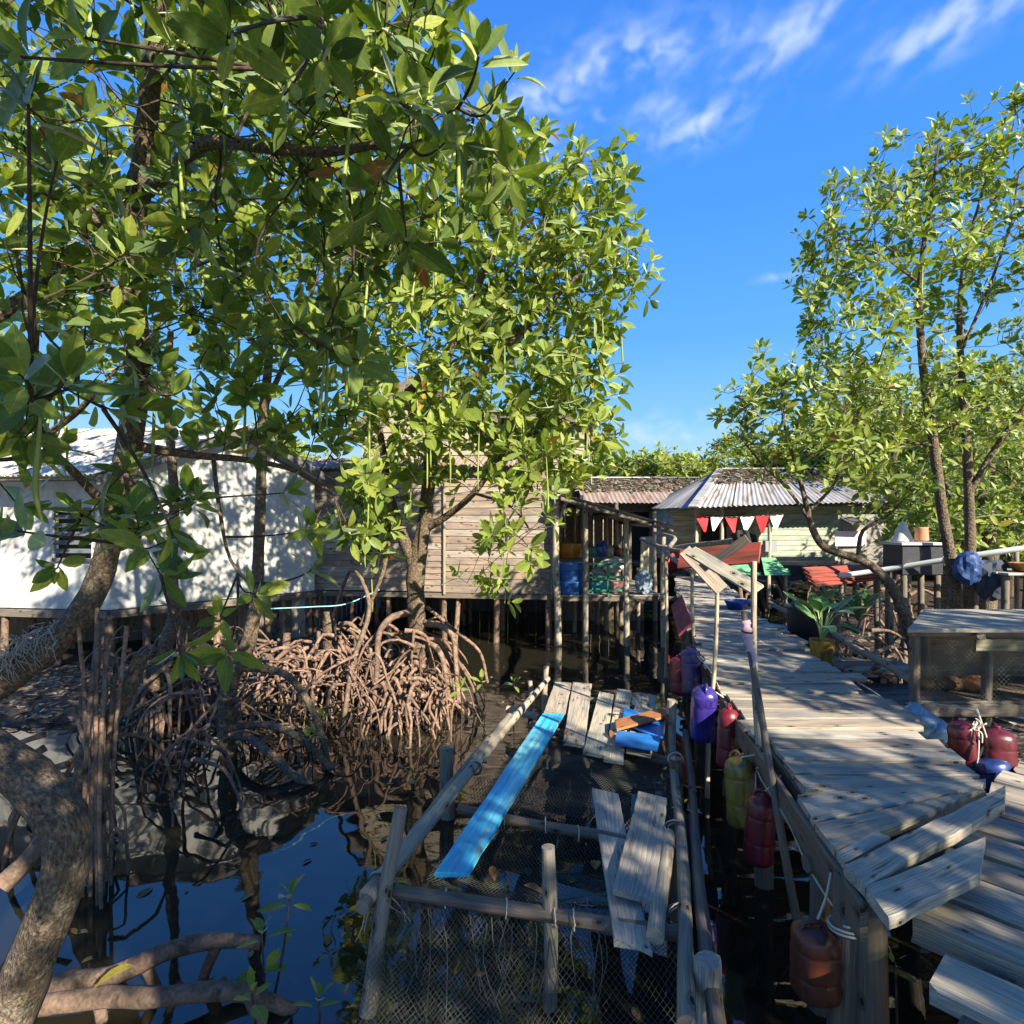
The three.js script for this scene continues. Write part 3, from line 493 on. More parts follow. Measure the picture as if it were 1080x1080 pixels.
// ------------------------------------------------------------ the boardwalk
const piece = (pts, x) => { let k = 0; while (k < pts.length - 2 && x > pts[k + 1][0]) k++; return lerp(pts[k][1], pts[k + 1][1], (x - pts[k][0]) / (pts[k + 1][0] - pts[k][0])); };
const edgeL = d => piece([[2.4, 1.42], [2.7, 1.46], [3.34, 1.57], [5.27, 1.85], [8.57, 2.48], [14.3, 3.85], [18.5, 4.9]], d);
const edgeR = d => piece([[2.4, 2.5], [3.45, 2.72], [4.75, 3.04], [6.3, 3.36], [8.8, 3.72], [14.3, 4.95], [18.5, 6.0]], d);
{
  reseed(61);
  const bw = thing('boardwalk', 'long grey plank boardwalk on posts leading to the green house', 'boardwalk', V(2.2, 0, -4));
  for (let d = 3.38; d < 18.3;) {
    const w = R(.15, .27), g = R(.008, .030), sk = R(-.05, .05), e0 = R(-.07, .06), e1 = R(-.09, .12);
    const q = (s, dd) => V((s ? edgeR(dd) + e1 : edgeL(dd) - e0), DECK + R(-.006, .008), -dd - (s ? sk : 0));
    part('plank', board(q(0, d), q(0, d + w), q(1, d + w), q(1, d), .035, { seg: d < 9 ? 14 : 4, rag: .019, endRag: .02, ch: .006 }), pick(M.deck), bw);
    d += w + g;
  }
  const near = (pts, dh = 0, m = 1, rag = .016) => part('plank', board(...pts.map(([x, y]) => G(x, y, DECK + dh)), .05, { seg: 14, rag, endRag: .01, ch: .007 }), M.deck[m], bw);
  near([[840, 838], [858, 866], [1036, 829], [1040, 821]], 0, 1, .010);
  near([[859, 868], [880, 896], [990, 853], [1034, 832]], .004, 0, .014);
  near([[881, 898], [890, 909], [940, 882], [922, 876]], .002, 4, .006);
  near([[889, 911], [911, 933], [1060, 848], [1061, 828]], .016, 1, .018);
  near([[912, 935], [937, 968], [1034, 921], [1040, 882]], .006, 4, .012);
  // side beams and posts
  const beam = (f, off, from, to) => { let p = null; for (let d = from; d <= to; d += 2.4) { const c = V(f(d) + off, DECK - .045, -d), e = V(f(Math.min(to, d + 2.45)) + off, DECK - .045, -Math.min(to, d + 2.45)); part('beam', plank(c, e, .08, .13), M.dark, bw); } };
  beam(edgeL, .10, 2.75, 18); beam(edgeR, -.16, 3.6, 18);
  part('edge_board', plank(V(edgeL(2.5) - .03, DECK - .035, -2.42), V(edgeL(5.3) - .03, DECK - .035, -5.3), .03, .16), M.bamboo, bw);
  for (const d of [2.55, 3.1, 4.15, 5.5, 7.2, 9, 11, 13, 15.4]) for (const s of [0, 1]) {
    if (s && d < 3.4) continue;
    const x = s ? edgeR(d) - .14 : edgeL(d) + .06; part('post', stick(V(x + R(-.02, .02), DECK - .06, -d), V(x + R(-.04, .04), -.7, -d), .06, .07, 8), pick([M.dark, M.bamboo]), bw);
  }
  // the big corner post
  part('post', stick(P(896, 925, 2.62), P(893, 1180, 2.62), .066, .072, 10), M.bamboo, bw);
  for (let i = 0; i < 7; i++) { const d = 3 + i * 1.7; part('cross_beam', stick(V(edgeL(d) - .06, DECK - .2, -d), V(edgeR(d) + .05, DECK - .2, -d - .05), .045, .045, 6), M.dark, bw); }
}
{ // lower landing of thick planks where the walk turns
  reseed(62);
  const LH = .86, u = V(.66, 0, .75), v = V(.75, 0, -.66), S = V(1.62, LH, -2.56);
  const ld = thing('landing', 'lower landing of thick grey planks stepping down from the boardwalk end', 'landing', V(2.4, 0, -2));
  for (let i = -4; i < 9; i++) {
    const o = S.clone().addScaledVector(v, i < 0 ? i * .275 - .06 : i * .275).addScaledVector(u, i === -1 ? .20 : i < -1 ? .25 - i * .1 : R(-.03, .05)), w = .235 + R(-.02, .012);
    const a = o.clone(), b = o.clone().addScaledVector(v, w), e = R(3.0, 3.3); a.y += R(-.006, .006) - (i < 0 ? .03 : 0); b.y += R(-.006, .006) - (i < 0 ? .03 : 0);
    part('plank', board(a, b, b.clone().addScaledVector(u, e), a.clone().addScaledVector(u, e), i === 0 ? .12 : .075, { seg: 16, rag: .018, endRag: .03, ch: .012 }), pick(M.deck.concat(M.grey)), ld);
  }
  for (const k of [.35, 1.5, 2.7]) part('beam', plank(S.clone().addScaledVector(u, k).addScaledVector(v, -1).setY(LH - .08), S.clone().addScaledVector(u, k).addScaledVector(v, 2.5).setY(LH - .08), .1, .14), M.dark, ld);
  for (const k of [.35, 1.5, 2.7]) for (const j of [-.6, .6, 1.6, 2.4]) { const p = S.clone().addScaledVector(u, k).addScaledVector(v, j); part('post', stick(V(p.x, LH - .2, p.z), V(p.x, -.7, p.z), .07, .075, 8), M.bamboo, ld); }
}

// ============================================================ MANGROVES
// leaf blades: elliptical, folded a little along the midrib, tip bent down; length 1 along y, upper face +z
function leafGeo(w, fold, bend, twist) {
  const rows = [[0, .0], [.14, .52], [.36, .94], [.60, .98], [.82, .62], [1, .02]], pos = [], uv = [], idx = [];
  rows.forEach(([t, k]) => { for (const s of [-1, 0, 1]) { const z = -bend * t * t + fold * Math.abs(s) * k * w, x = s * k * w / 2, tw = twist * t; pos.push(x * Math.cos(tw) - z * Math.sin(tw), t, z * Math.cos(tw) + x * Math.sin(tw)); uv.push(.5 + s * .5 * k, t); } });
  for (let r = 0; r < rows.length - 1; r++) for (let c = 0; c < 2; c++) { const k = r * 3 + c; idx.push(k, k + 1, k + 3, k + 1, k + 4, k + 3); }
  return geoFrom(pos, uv, idx);
}
reseed(5);
const LEAVES = [leafGeo(.44, .10, .10, .1), leafGeo(.40, .16, .22, -.15), leafGeo(.48, .06, .04, .2), leafGeo(.42, .20, .32, 0), leafGeo(.38, .12, -.06, -.1)];
const leafMat = (c, t = .58) => phys(c, .8, { map: leafCol, transmission: t, thickness: 0, ior: 1.4, clearcoat: .28, clearcoatRoughness: .3 });
const LEAFC = [[.165, .265, .026], [.225, .33, .032], [.30, .405, .038], [.385, .47, .048], [.52, .56, .07], [.66, .48, .04], [.55, .22, .035], [.095, .17, .028], [.30, .19, .11], [.42, .29, .18], [.20, .125, .08], [.36, .30, .22]];
const LEAFM = LEAFC.map(c => leafMat(c));
const LEAFV = leafMat([1, 1, 1]); LEAFV.vertexColors = true;
const palettes = { deep: [0, 1, 1, 2, 2, 3, 3, 4, 0, 7], mid: [2, 3, 3, 4, 4, 3, 2, 1], dusty: [1, 2, 3, 3, 4, 2, 4] };

const px2 = v => { const d = -v.z; return d > .1 ? [540 + v.x / d * FOC, 548 - (v.y - EYE) / d * FOC, d] : [-9e3, 0, d]; };
function grow(start, att, step, infl, kill, up) {
  const nx = [], par = [], kids = [];
  for (const s of start) { nx.push(s.p); par.push(s.par); kids.push(0); }
  const n0 = nx.length; let A = att.map(p => ({ p, d: 1e9, n: -1 })), from = 0;
  for (let it = 0; it < 260 && A.length; it++) {
    for (const a of A) for (let k = from; k < nx.length; k++) { const d = a.p.distanceToSquared(nx[k]); if (d < a.d) { a.d = d; a.n = k; } }
    from = nx.length;
    A = A.filter(a => a.d > kill * kill);
    const pull = new Map();
    for (const a of A) if (a.d < infl * infl) { let v = pull.get(a.n); if (!v) pull.set(a.n, v = V(0, 0, 0)); v.add(a.p.clone().sub(nx[a.n]).normalize()); }
    if (!pull.size) break;
    for (const [k, v] of pull) {
      v.normalize().add(V(R(-.25, .25), R(-.25, .25) + up, R(-.25, .25)));
      if (par[k] >= 0) v.addScaledVector(nx[k].clone().sub(nx[par[k]]).normalize(), .35);
      v.normalize();
      const q = nx[k].clone().addScaledVector(v, step); if (kids[k] > 3) continue;
      nx.push(q); par.push(k); kids.push(0); kids[k]++;
    }
  }
  return { nx, par, n0 };
}
// leaves: pos, dir, normal, length, kind, colour
function rosette(out, p, ax, L, pal, pairs, loose = 0) {
  const a = ax.clone().normalize(), r0 = V(0, 0, 0).crossVectors(a, Math.abs(a.y) > .9 ? V(1, 0, 0) : V(0, 1, 0)).normalize(), r1 = V().crossVectors(a, r0); let rot = R(0, 6.3);
  for (let i = 0; i < pairs; i++) {
    rot += Math.PI / 2 + R(-.3, .3);
    for (const s of [0, 1]) {
      if (rnd() < loose) continue;
      const an = rot + s * Math.PI + R(-.2, .2), f = i / Math.max(1, pairs - 1), th = lerp(1.32, .42, f) + R(-.25, .25);
      const rad = V(0, 0, 0).addScaledVector(r0, Math.cos(an)).addScaledVector(r1, Math.sin(an)), dir = a.clone().multiplyScalar(Math.cos(th)).addScaledVector(rad, Math.sin(th));
      dir.y -= .12 * (1 - f); dir.normalize();
      const n = a.clone().addScaledVector(dir, -a.dot(dir)); if (n.lengthSq() < .01) n.copy(rad).negate(); n.normalize();
      let c = pick(pal); const old = rnd(); if (i === 0 && old < .025) c = old < .014 ? 5 : 6; if (f > .8 && rnd() < .3) c = Math.min(4, c === 7 ? 1 : c + 1);
      out.push({ p: p.clone().addScaledVector(a, -.045 * (1 - f)).addScaledVector(dir, .018), d: dir, n, L: L * lerp(1.05, .68, f) * R(.62, 1.2), k: Math.floor(rnd() * 5), c, s: R(.86, 1.16) });
    }
  }
}
const mtx = l => { const x = V().crossVectors(l.d, l.n).normalize(), z = V().crossVectors(x, l.d); return new THREE.Matrix4().makeBasis(x, l.d, z).scale(V(l.L, l.L, l.L)).setPosition(l.p); };
function mergedLeaves(ls, simple = false) {
  const gp = LEAVES.map(g => [g.attributes.position.array, g.attributes.normal.array, g.attributes.uv.array, g.index.array]);
  const nv = ls.length * 18, pos = new Float32Array(nv * 3), nor = new Float32Array(nv * 3), uv = new Float32Array(nv * 2), col = new Float32Array(nv * 3), idx = new Uint32Array(ls.length * 60);
  ls.forEach((l, q) => {
    const e = mtx(l).elements, [gpos, gn, guv, gi] = gp[l.k], b = q * 18, c = LEAFC[l.c];
    for (let i = 0; i < 18; i++) {
      const x = gpos[i * 3], y = gpos[i * 3 + 1], z = gpos[i * 3 + 2], X = gn[i * 3], Y = gn[i * 3 + 1], Z = gn[i * 3 + 2];
      for (let r = 0; r < 3; r++) { pos[(b + i) * 3 + r] = e[r] * x + e[4 + r] * y + e[8 + r] * z + e[12 + r]; nor[(b + i) * 3 + r] = (e[r] * X + e[4 + r] * Y + e[8 + r] * Z) / l.L; col[(b + i) * 3 + r] = c[r] * l.s; }
      uv[(b + i) * 2] = guv[i * 2]; uv[(b + i) * 2 + 1] = guv[i * 2 + 1];
    }
    for (let i = 0; i < 60; i++) idx[q * 60 + i] = gi[i] + b;
  });
  const g = new THREE.BufferGeometry(); g.setAttribute('position', new THREE.BufferAttribute(pos, 3)); g.setAttribute('normal', new THREE.BufferAttribute(nor, 3)); g.setAttribute('uv', new THREE.BufferAttribute(uv, 2)); g.setAttribute('color', new THREE.BufferAttribute(col, 3)); g.setIndex(new THREE.BufferAttribute(idx, 1)); return g;
}
// stilt root: leaves the stem at a, arches out and plunges at b (both points), with little forks near the foot
function stilt(a, b, rise, r, bent = .38) {
  const out = b.clone().sub(a).setY(0), L = out.length(), k = V(-out.z, 0, out.x).normalize().multiplyScalar(R(-bent, bent) * L), pts = [], ex = R(1.0, 2.6), ey = R(1.1, 2.4);
  const n = 6; for (let i = 0; i <= n; i++) { const t = i / n; pts.push(V(lerp(a.x, b.x, 1 - (1 - t) ** ex), lerp(a.y, b.y, t ** ey) + rise * 4 * t * (1 - t) * (1 - t * .6), lerp(a.z, b.z, 1 - (1 - t) ** ex)).addScaledVector(k, Math.sin(t * 3.1) * .5).add(V(R(-1, 1), R(-1, 1), R(-1, 1)).multiplyScalar(L * .045))); }
  if (rnd() < .5) pts[3 + Math.floor(rnd() * 2)].add(V(R(-1, 1), R(-.6, .6), R(-1, 1)).multiplyScalar(L * .10));
  return tube(pts, [r * 1.5, r * 1.1, r, r * .9, r * .8, r * .7, r * .55], 6, 12, .2);
}
const rootsAround = (parent, c, n, h0, h1, out0, out1, r0, r1, mats, a0 = 0, a1 = 6.283) => {
  for (let i = 0; i < n; i++) {
    const an = R(a0, a1), o = R(out0, out1) * (rnd() < .4 ? .5 : 1), h = R(h0, h1), s = c.clone().add(V(R(-.22, .22), 0, R(-.22, .22))).setY(h).add(V(Math.cos(an) * .05, 0, Math.sin(an) * .05)), e = V(c.x + Math.cos(an) * o, -.35, c.z + Math.sin(an) * o);
    part('prop_root', stilt(s, e, R(.02, .22) * o, R(r0, r1)), pick(mats), parent);
    if (rnd() < .55) { const t = R(.35, .75), m = s.clone().lerp(e, t).setY(h * (1 - t * .7)), an2 = an + R(-1.2, 1.2), o2 = o * R(.25, .7); part('prop_root', stilt(m, V(m.x + Math.cos(an2) * o2, -.35, m.z + Math.sin(an2) * o2), R(.02, .15) * o2, R(r0, r1) * .75), pick(mats), parent); }
  }
};
function mangrove(o) {
  reseed(o.seed);
  const t = thing('mangrove_tree', o.label, 'tree', o.base, o.group);
  const start = [];
  o.stems.forEach((s, si) => {
    const pts = s.map(q => q.isV ? q.p : P(q[0], q[1], q[2])), rad = s.map(q => q[3]);
    part(si ? 'limb' : 'trunk', tube(pts, rad, si ? 8 : 11, (pts.length - 1) * 4, .16), o.bark, t);
    const cv = new THREE.CatmullRomCurve3(pts, false, 'centripetal'), n = Math.ceil(cv.getLength() / (o.step * 1.5));
    for (let i = 0; i <= n; i++) if (i / n > (si ? .3 : o.bare ?? .55)) { const f = i / n * (pts.length - 1), k = Math.min(pts.length - 2, Math.floor(f)); start.push({ p: cv.getPoint(i / n), par: -1, r: lerp(rad[k], rad[k + 1], f - k) }); }
  });
  const att = [], tot = o.crowns.reduce((a, c) => a + (c[6] ?? 1), 0);
  for (const c of o.crowns) {
    const m = Math.round(o.n * (c[6] ?? 1) / tot), q = P(c[0], c[1], c[2]), rx = c[3] / FOC * c[2], ry = c[4] / FOC * c[2], rz = c[5];
    for (let i = 0; i < m; i++) { const a = V(R(-1, 1), R(-1, 1), R(-1, 1)); if (a.lengthSq() > 1) { i--; continue; } const p = V(q.x + a.x * rx, q.y + a.y * ry, q.z + a.z * rz); if (o.keep && !o.keep(p)) continue; att.push(p); }
  }
  if (o.shadeBox) { const [q, rx, ry, rz] = o.shadeBox; for (let i = 0; i < o.n; i++) { const a = V(R(-1, 1), R(-1, 1), R(-1, 1)); if (a.lengthSq() > 1) { i--; continue; } att.push(V(q.x + a.x * rx, q.y + a.y * ry, q.z + a.z * rz)); } }
  const { nx, par, n0 } = grow(start, att, o.step, o.infl ?? 2.2, (o.kill ?? o.step * 1.6) * .86, o.up ?? .08);
  const kids = nx.map(() => []); for (let i = n0; i < nx.length; i++) kids[par[i]].push(i);
  const w = new Float32Array(nx.length); for (let i = nx.length - 1; i >= n0; i--) { if (!kids[i].length) w[i] = 1; w[par[i]] += w[i]; }
  const rOf = i => Math.min(i < n0 ? start[i].r * .8 : 9, (o.tip ?? .0042) * Math.max(1, w[i]) ** .46);
  // chains
  const twigs = [], leaves = [], tips = [], shoots = [];
  const walk = (from, first) => {
    const c = [nx[from]], rr = [rOf(first)]; let k = first;
    for (;;) { c.push(nx[k]); rr.push(rOf(k)); if (!kids[k].length) { tips.push(k); break; } kids[k].sort((a, b) => w[b] - w[a]); for (const e of kids[k].slice(1)) walk(k, e); k = kids[k][0]; }
    if (rr[0] > (o.limbR ?? .016)) part('branch', skin(c, rr, 6, 0, false), o.bark, t); else twigs.push(skin(c, rr, rr[0] > .008 ? 5 : 3, 0, false));
  };
  for (let i = 0; i < n0; i++) for (const e of kids[i]) walk(i, e);
  if (twigs.length) part('twigs', mergeGeometries(twigs), o.twig ?? M.twig, t, { kind: 'stuff' });
  const pal = palettes[o.pal];
  for (let i = n0; i < nx.length; i++) {
    const tip = !kids[i].length; if (!tip && !(w[i] <= (o.side ?? 2) && rnd() < (o.sideP ?? .45))) continue;
    const ax = nx[i].clone().sub(nx[par[i]]).normalize(); if (!tip) ax.add(V(R(-1, 1), R(-.3, 1), R(-1, 1)));
    ax.y += o.lift ?? .55; ax.normalize();
    const p = nx[i].clone().addScaledVector(ax, tip ? .03 : .06);
    if (p.length() && p.distanceTo(camera.position) < (o.clear ?? 1.0)) continue;
    if (o.keep && !o.keep(p)) continue;
    rosette(leaves, p, ax, o.leaf, pal, tip ? Math.round(R(3, 5.4)) : Math.round(R(2, 4)), o.loose ?? .08);
    const forks = Math.floor(R(0, 1) + (o.fork ?? 1.6));
    for (let f = 0; f < forks; f++) {   // short side shoots
      const from = nx[i].clone().lerp(nx[par[i]], R(0, .9)), dir = ax.clone().multiplyScalar(.5).add(V(R(-1, 1), R(-.6, .9), R(-1, 1))).normalize(), len = o.leaf * R(.9, 2.0), e = from.clone().addScaledVector(dir, len), m = from.clone().lerp(e, .5).add(V(R(-.02, .02), R(-.03, .01), R(-.02, .02)));
      if (e.distanceTo(camera.position) < (o.clear ?? 1.0) || (o.keep && !o.keep(e))) continue;
      shoots.push(skin([from, m, e], [.005, .0042, .0035], 3, 0, false));
      const a2 = e.clone().sub(m).normalize(); a2.y += o.lift ?? .55; rosette(leaves, e, a2, o.leaf * .95, pal, Math.round(R(2.4, 4.6)), o.loose ?? .08);
    }
  }
  for (const [sx, sy, sd, sl, n = 1] of o.sprays ?? []) for (let z = 0; z < n; z++) {   // single sprays that hang out of the crown
    const e = P(sx, sy, sd).add(V(R(-.1, .1) * z, R(-.1, .1) * z, R(-.15, .15) * z)); let b = nx[0], bd = 1e9; for (const q of nx) { const dd = q.distanceToSquared(e) + (q.y < e.y - .1 ? .15 : 0); if (dd < bd) { bd = dd; b = q; } }
    const m = b.clone().lerp(e, .55).add(V(R(-.05, .05), R(-.08, .02), R(-.05, .05))); { const bz = bez(b, m, e, 7); shoots.push(skin(bz, bz.map((_, k) => .009 - k * .0007), 4, 0, false)); }
    const ax = e.clone().sub(m).normalize(); ax.y += .35; rosette(leaves, e, ax, sl, pal, Math.round(R(3, 4.6)), .04);
  }
  if (shoots.length) part('shoots', mergeGeometries(shoots), o.twig ?? M.twig, t, { kind: 'stuff' });
  // the leaves that show largest are leaves of their own
  for (const l of leaves) { const q = px2(l.p); l.v = q[0] > -10 && q[0] < 1090 && q[1] > -10 && q[1] < 1090 ? l.L / q[2] * FOC : 0; }
  leaves.sort((a, b) => b.v - a.v);
  let single = 0; const max = o.singles ?? 300; while (single < Math.min(max, leaves.length) && leaves[single].v > 9) single++;
  for (const l of leaves.slice(0, single)) { const m = new THREE.Mesh(LEAVES[l.k], LEAFM[l.c]); m.name = 'leaf'; m.castShadow = m.receiveShadow = true; mtx(l).decompose(m.position, m.quaternion, m.scale); m.position.sub(o.base); t.add(m); }
  if (leaves.length > single) part('foliage', mergedLeaves(leaves.slice(single)), LEAFV, t, { kind: 'stuff' });
  // long green seedlings that hang from the twigs
  const can = tips.filter(k => { const q = px2(nx[k]); return q[0] > 0 && q[0] < 1080 && q[1] > -60 && q[1] < 600 && (!o.propIn || o.propIn(q)); });
  for (let i = 0; i < (o.props ?? 0) && can.length; i++) {
    const p = nx[can[Math.floor(rnd() * can.length)]].clone().add(V(R(-.05, .05), -.02, R(-.05, .05))), L = R(.28, .62) * (o.propL ?? 1), x = R(-.02, .02);
    const y = R(-.035, .035); part('propagule', tube([p, p.clone().add(V(x, -L * .35, y * .4)), p.clone().add(V(x * 2.2, -L * .75, y)), p.clone().add(V(x * 1.6, -L, y * 1.7))], [.005, .0085, .0115, .004], 5, 8), M.propagule, t);
  }
  o.after?.(t, leaves);
  return t;
}
// the big near mangrove whose crown fills the upper left
mangrove({
  seed: 101, label: 'large dark mangrove with the crown filling the upper left of the picture', base: P(60, 905, 4.4).setY(0), bark: M.bark, step: .13, leaf: .185, pal: 'deep', n: 1300, props: 46, kill: .24, fork: .9, infl: 2.4, tip: .0040, bare: .42, singles: 300, clear: 1.15, sideP: .4, loose: .12,
  stems: [
    [[-95, 800, 4.2, .14], [-30, 735, 4.3, .14], [25, 700, 4.4, .125], [72, 664, 4.52, .105], [104, 612, 4.6, .092], [118, 560, 4.55, .088], [135, 480, 4.5, .085], [145, 380, 4.4, .082], [138, 270, 4.3, .09], [152, 170, 4.1, .075], [160, 80, 3.9, .06], [168, -30, 3.7, .045], [178, -160, 3.5, .03]],
    [[138, 262, 4.3, .06], [95, 225, 4.1, .05], [50, 200, 3.9, .045], [0, 178, 3.7, .04], [-80, 140, 3.5, .03]],
    [[142, 330, 4.35, .05], [76, 278, 4.2, .05], [30, 312, 4.0, .05], [-10, 335, 3.9, .05], [-90, 350, 3.7, .04]],
    [[150, 205, 4.2, .05], [180, 180, 3.9, .045], [215, 152, 3.6, .04], [280, 155, 3.3, .032], [345, 160, 3.0, .025], [410, 150, 2.8, .018]],
    [[158, 90, 3.9, .045], [200, 30, 3.5, .04], [225, -10, 3.2, .035], [300, -70, 2.9, .03], [380, -60, 2.7, .02]],
    [[138, 470, 4.5, .04], [205, 480, 4.6, .03], [260, 485, 4.8, .024], [315, 498, 5.0, .018], [350, 520, 5.1, .012]],
    [[122, 545, 4.55, .035], [80, 500, 4.0, .028], [45, 462, 3.5, .022], [36, 400, 3.1, .018], [38, 350, 2.9, .014]],
    [[45, 462, 3.5, .02], [75, 440, 3.5, .018], [98, 418, 3.4, .014]],
    [[225, 484, 4.7, .018], [232, 540, 4.5, .014], [243, 590, 4.3, .012], [262, 615, 4.2, .009]],
    [[130, 500, 4.5, .02], [160, 520, 3.9, .016], [165, 545, 3.5, .012]],
  ],
  crowns: [[120, 60, 3.3, 240, 190, 1.5, 2.2], [380, 70, 3.0, 150, 150, 1.1, 1.5], [440, 190, 3.2, 95, 110, .8, .9], [215, 300, 3.8, 210, 110, 1.0, 1.1], [30, 300, 3.2, 120, 160, 1.1, .9], [330, 330, 3.6, 90, 80, .6, .35],
    [155, 585, 2.9, 42, 42, .25, .10], [70, 430, 2.3, 90, 45, .4, .13], [262, 622, 4.0, 42, 42, .25, .10], [375, 430, 4.9, 60, 90, .5, .25], [20, 530, 2.8, 30, 40, .3, .04], [250, -160, 3.2, 260, 120, 1.6, 1.2]],
  sprays: [[20, 60, 1.7, .18], [70, 400, 2.1, .2], [182, 565, 2.4, .19], [190, 690, 2.8, .19], [240, 690, 3.6, .2], [232, 650, 3.7, .19], [270, 625, 3.8, .2], [20, 395, 1.9, .19], [18, 560, 2.5, .2], [420, 100, 2.3, .18], [470, 150, 2.4, .19], [505, 60, 2.4, .19], [520, 110, 2.6, .19], [400, 215, 2.4, .19], [345, 60, 2.0, .17], [240, 40, 1.8, .16], [60, 170, 1.9, .17], [30, 110, 1.7, .17], [210, 240, 2.3, .18], [380, 380, 3, .2], [430, 260, 2.6, .19], [540, 185, 2.9, .2], [300, 100, 1.9, .16], [90, 40, 1.8, .16], [300, 520, 4, .2], [330, 600, 4.3, .2], [60, 470, 3, .19, 2], [200, 520, 3.5, .19, 2], [330, 560, 4.6, .19, 2], [300, 450, 4.2, .19, 3], [350, 470, 4.8, .2, 3], [30, 480, 2.8, .19], [210, 440, 3.6, .19, 3], [260, 420, 4, .19, 3], [335, 400, 4.4, .19, 4], [370, 560, 5, .2, 2], [30, 440, 2.6, .19, 2], [370, 350, 4.2, .19, 4], [60, 600, 3.2, .18]],
  keep: p => { const q = px2(p); return q[2] > .9 ? q[0] < 575 - Math.max(0, q[1] - 210) * .85 : p.x < .1; },
  after: (t) => {
    const Q = (l, r, m) => part('prop_root', tube(l.map(q => P(...q)), r, 9, 14, .15), m, t);
    Q([[150, 690, 4.7], [128, 740, 4.6], [98, 785, 4.5], [84, 840, 4.4], [80, 900, 4.3]], [.055, .065, .07, .065, .06], M.barkLight);
    Q([[-60, 770, 2.9], [0, 800, 2.85], [52, 845, 2.8], [72, 885, 2.75], [62, 940, 2.75], [35, 1010, 2.75], [5, 1090, 2.75], [-20, 1180, 2.75]], [.11, .105, .105, .10, .10, .10, .105, .11], M.barkGrey);
    // long roots lying low over the water in the near corner
    Q([[20, 1075, 3.0], [50, 1042, 3.1], [110, 1032, 3.15], [180, 1002, 3.2], [230, 992, 3.3], [275, 994, 3.35]], [.05, .055, .05, .045, .04, .035], M.root[2]);
    Q([[40, 1060, 3.0], [110, 1052, 3.05], [165, 1052, 3.0], [215, 1046, 3.0], [262, 1048, 3.05], [310, 1068, 3.1]], [.05, .05, .045, .045, .04, .035], M.root[2]);
    Q([[95, 1036, 3.1], [105, 1062, 3.05], [112, 1110, 3.0]], [.035, .03, .03], M.root[2]);
    Q([[150, 1012, 3.2], [165, 1045, 3.2], [170, 1100, 3.2]], [.03, .028, .025], M.root[2]);
    Q([[230, 994, 3.3], [215, 1030, 3.3], [200, 1090, 3.3]], [.03, .028, .025], M.root[2]);
    Q([[262, 1048, 3.05], [280, 1090, 3.0]], [.03, .028], M.root[2]);
    Q([[0, 935, 3.1], [30, 905, 3.2], [60, 860, 3.4]], [.05, .045, .04], M.root[2]);
    reseed(1011);
    const fib = []; for (let i = 0; i < 260; i++) { const k = rnd(), p = P(lerp(68, -30, k), lerp(668, 722, k), lerp(4.5, 4.3, k)).add(V(R(-.04, .04), R(-.03, .13), R(.05, .15))), e = p.clone().add(V(R(-.10, .12), R(-.14, .02), R(.02, .07))), m2 = p.clone().lerp(e, .5).add(V(R(-.02, .02), R(.0, .05), .03)); fib.push(skin([p, m2, e], [.003, .003, .002], 3, 0, false)); }
    part('root_fibres', mergeGeometries(fib), M.netPale, t, { kind: 'stuff' });
    // bundles of drooping aerial roots in the shade
    for (let i = 0; i < 15; i++) { const x = 90 + R(0, 36), d = R(3.9, 4.4); Q([[x + R(-20, 20), R(640, 760), 4.5], [x, R(780, 840), d], [x + R(-6, 6), 1000, d + R(-.1, .1)]], [.016, .014, .011], pick(M.root)); }
    rootsAround(t, P(90, 800, 4.6), 9, .3, 1.0, .4, 1.0, .012, .024, M.root);
    rootsAround(t, P(205, 830, 5.3), 5, .3, .8, .3, 1.0, .008, .016, M.root);
  },
});
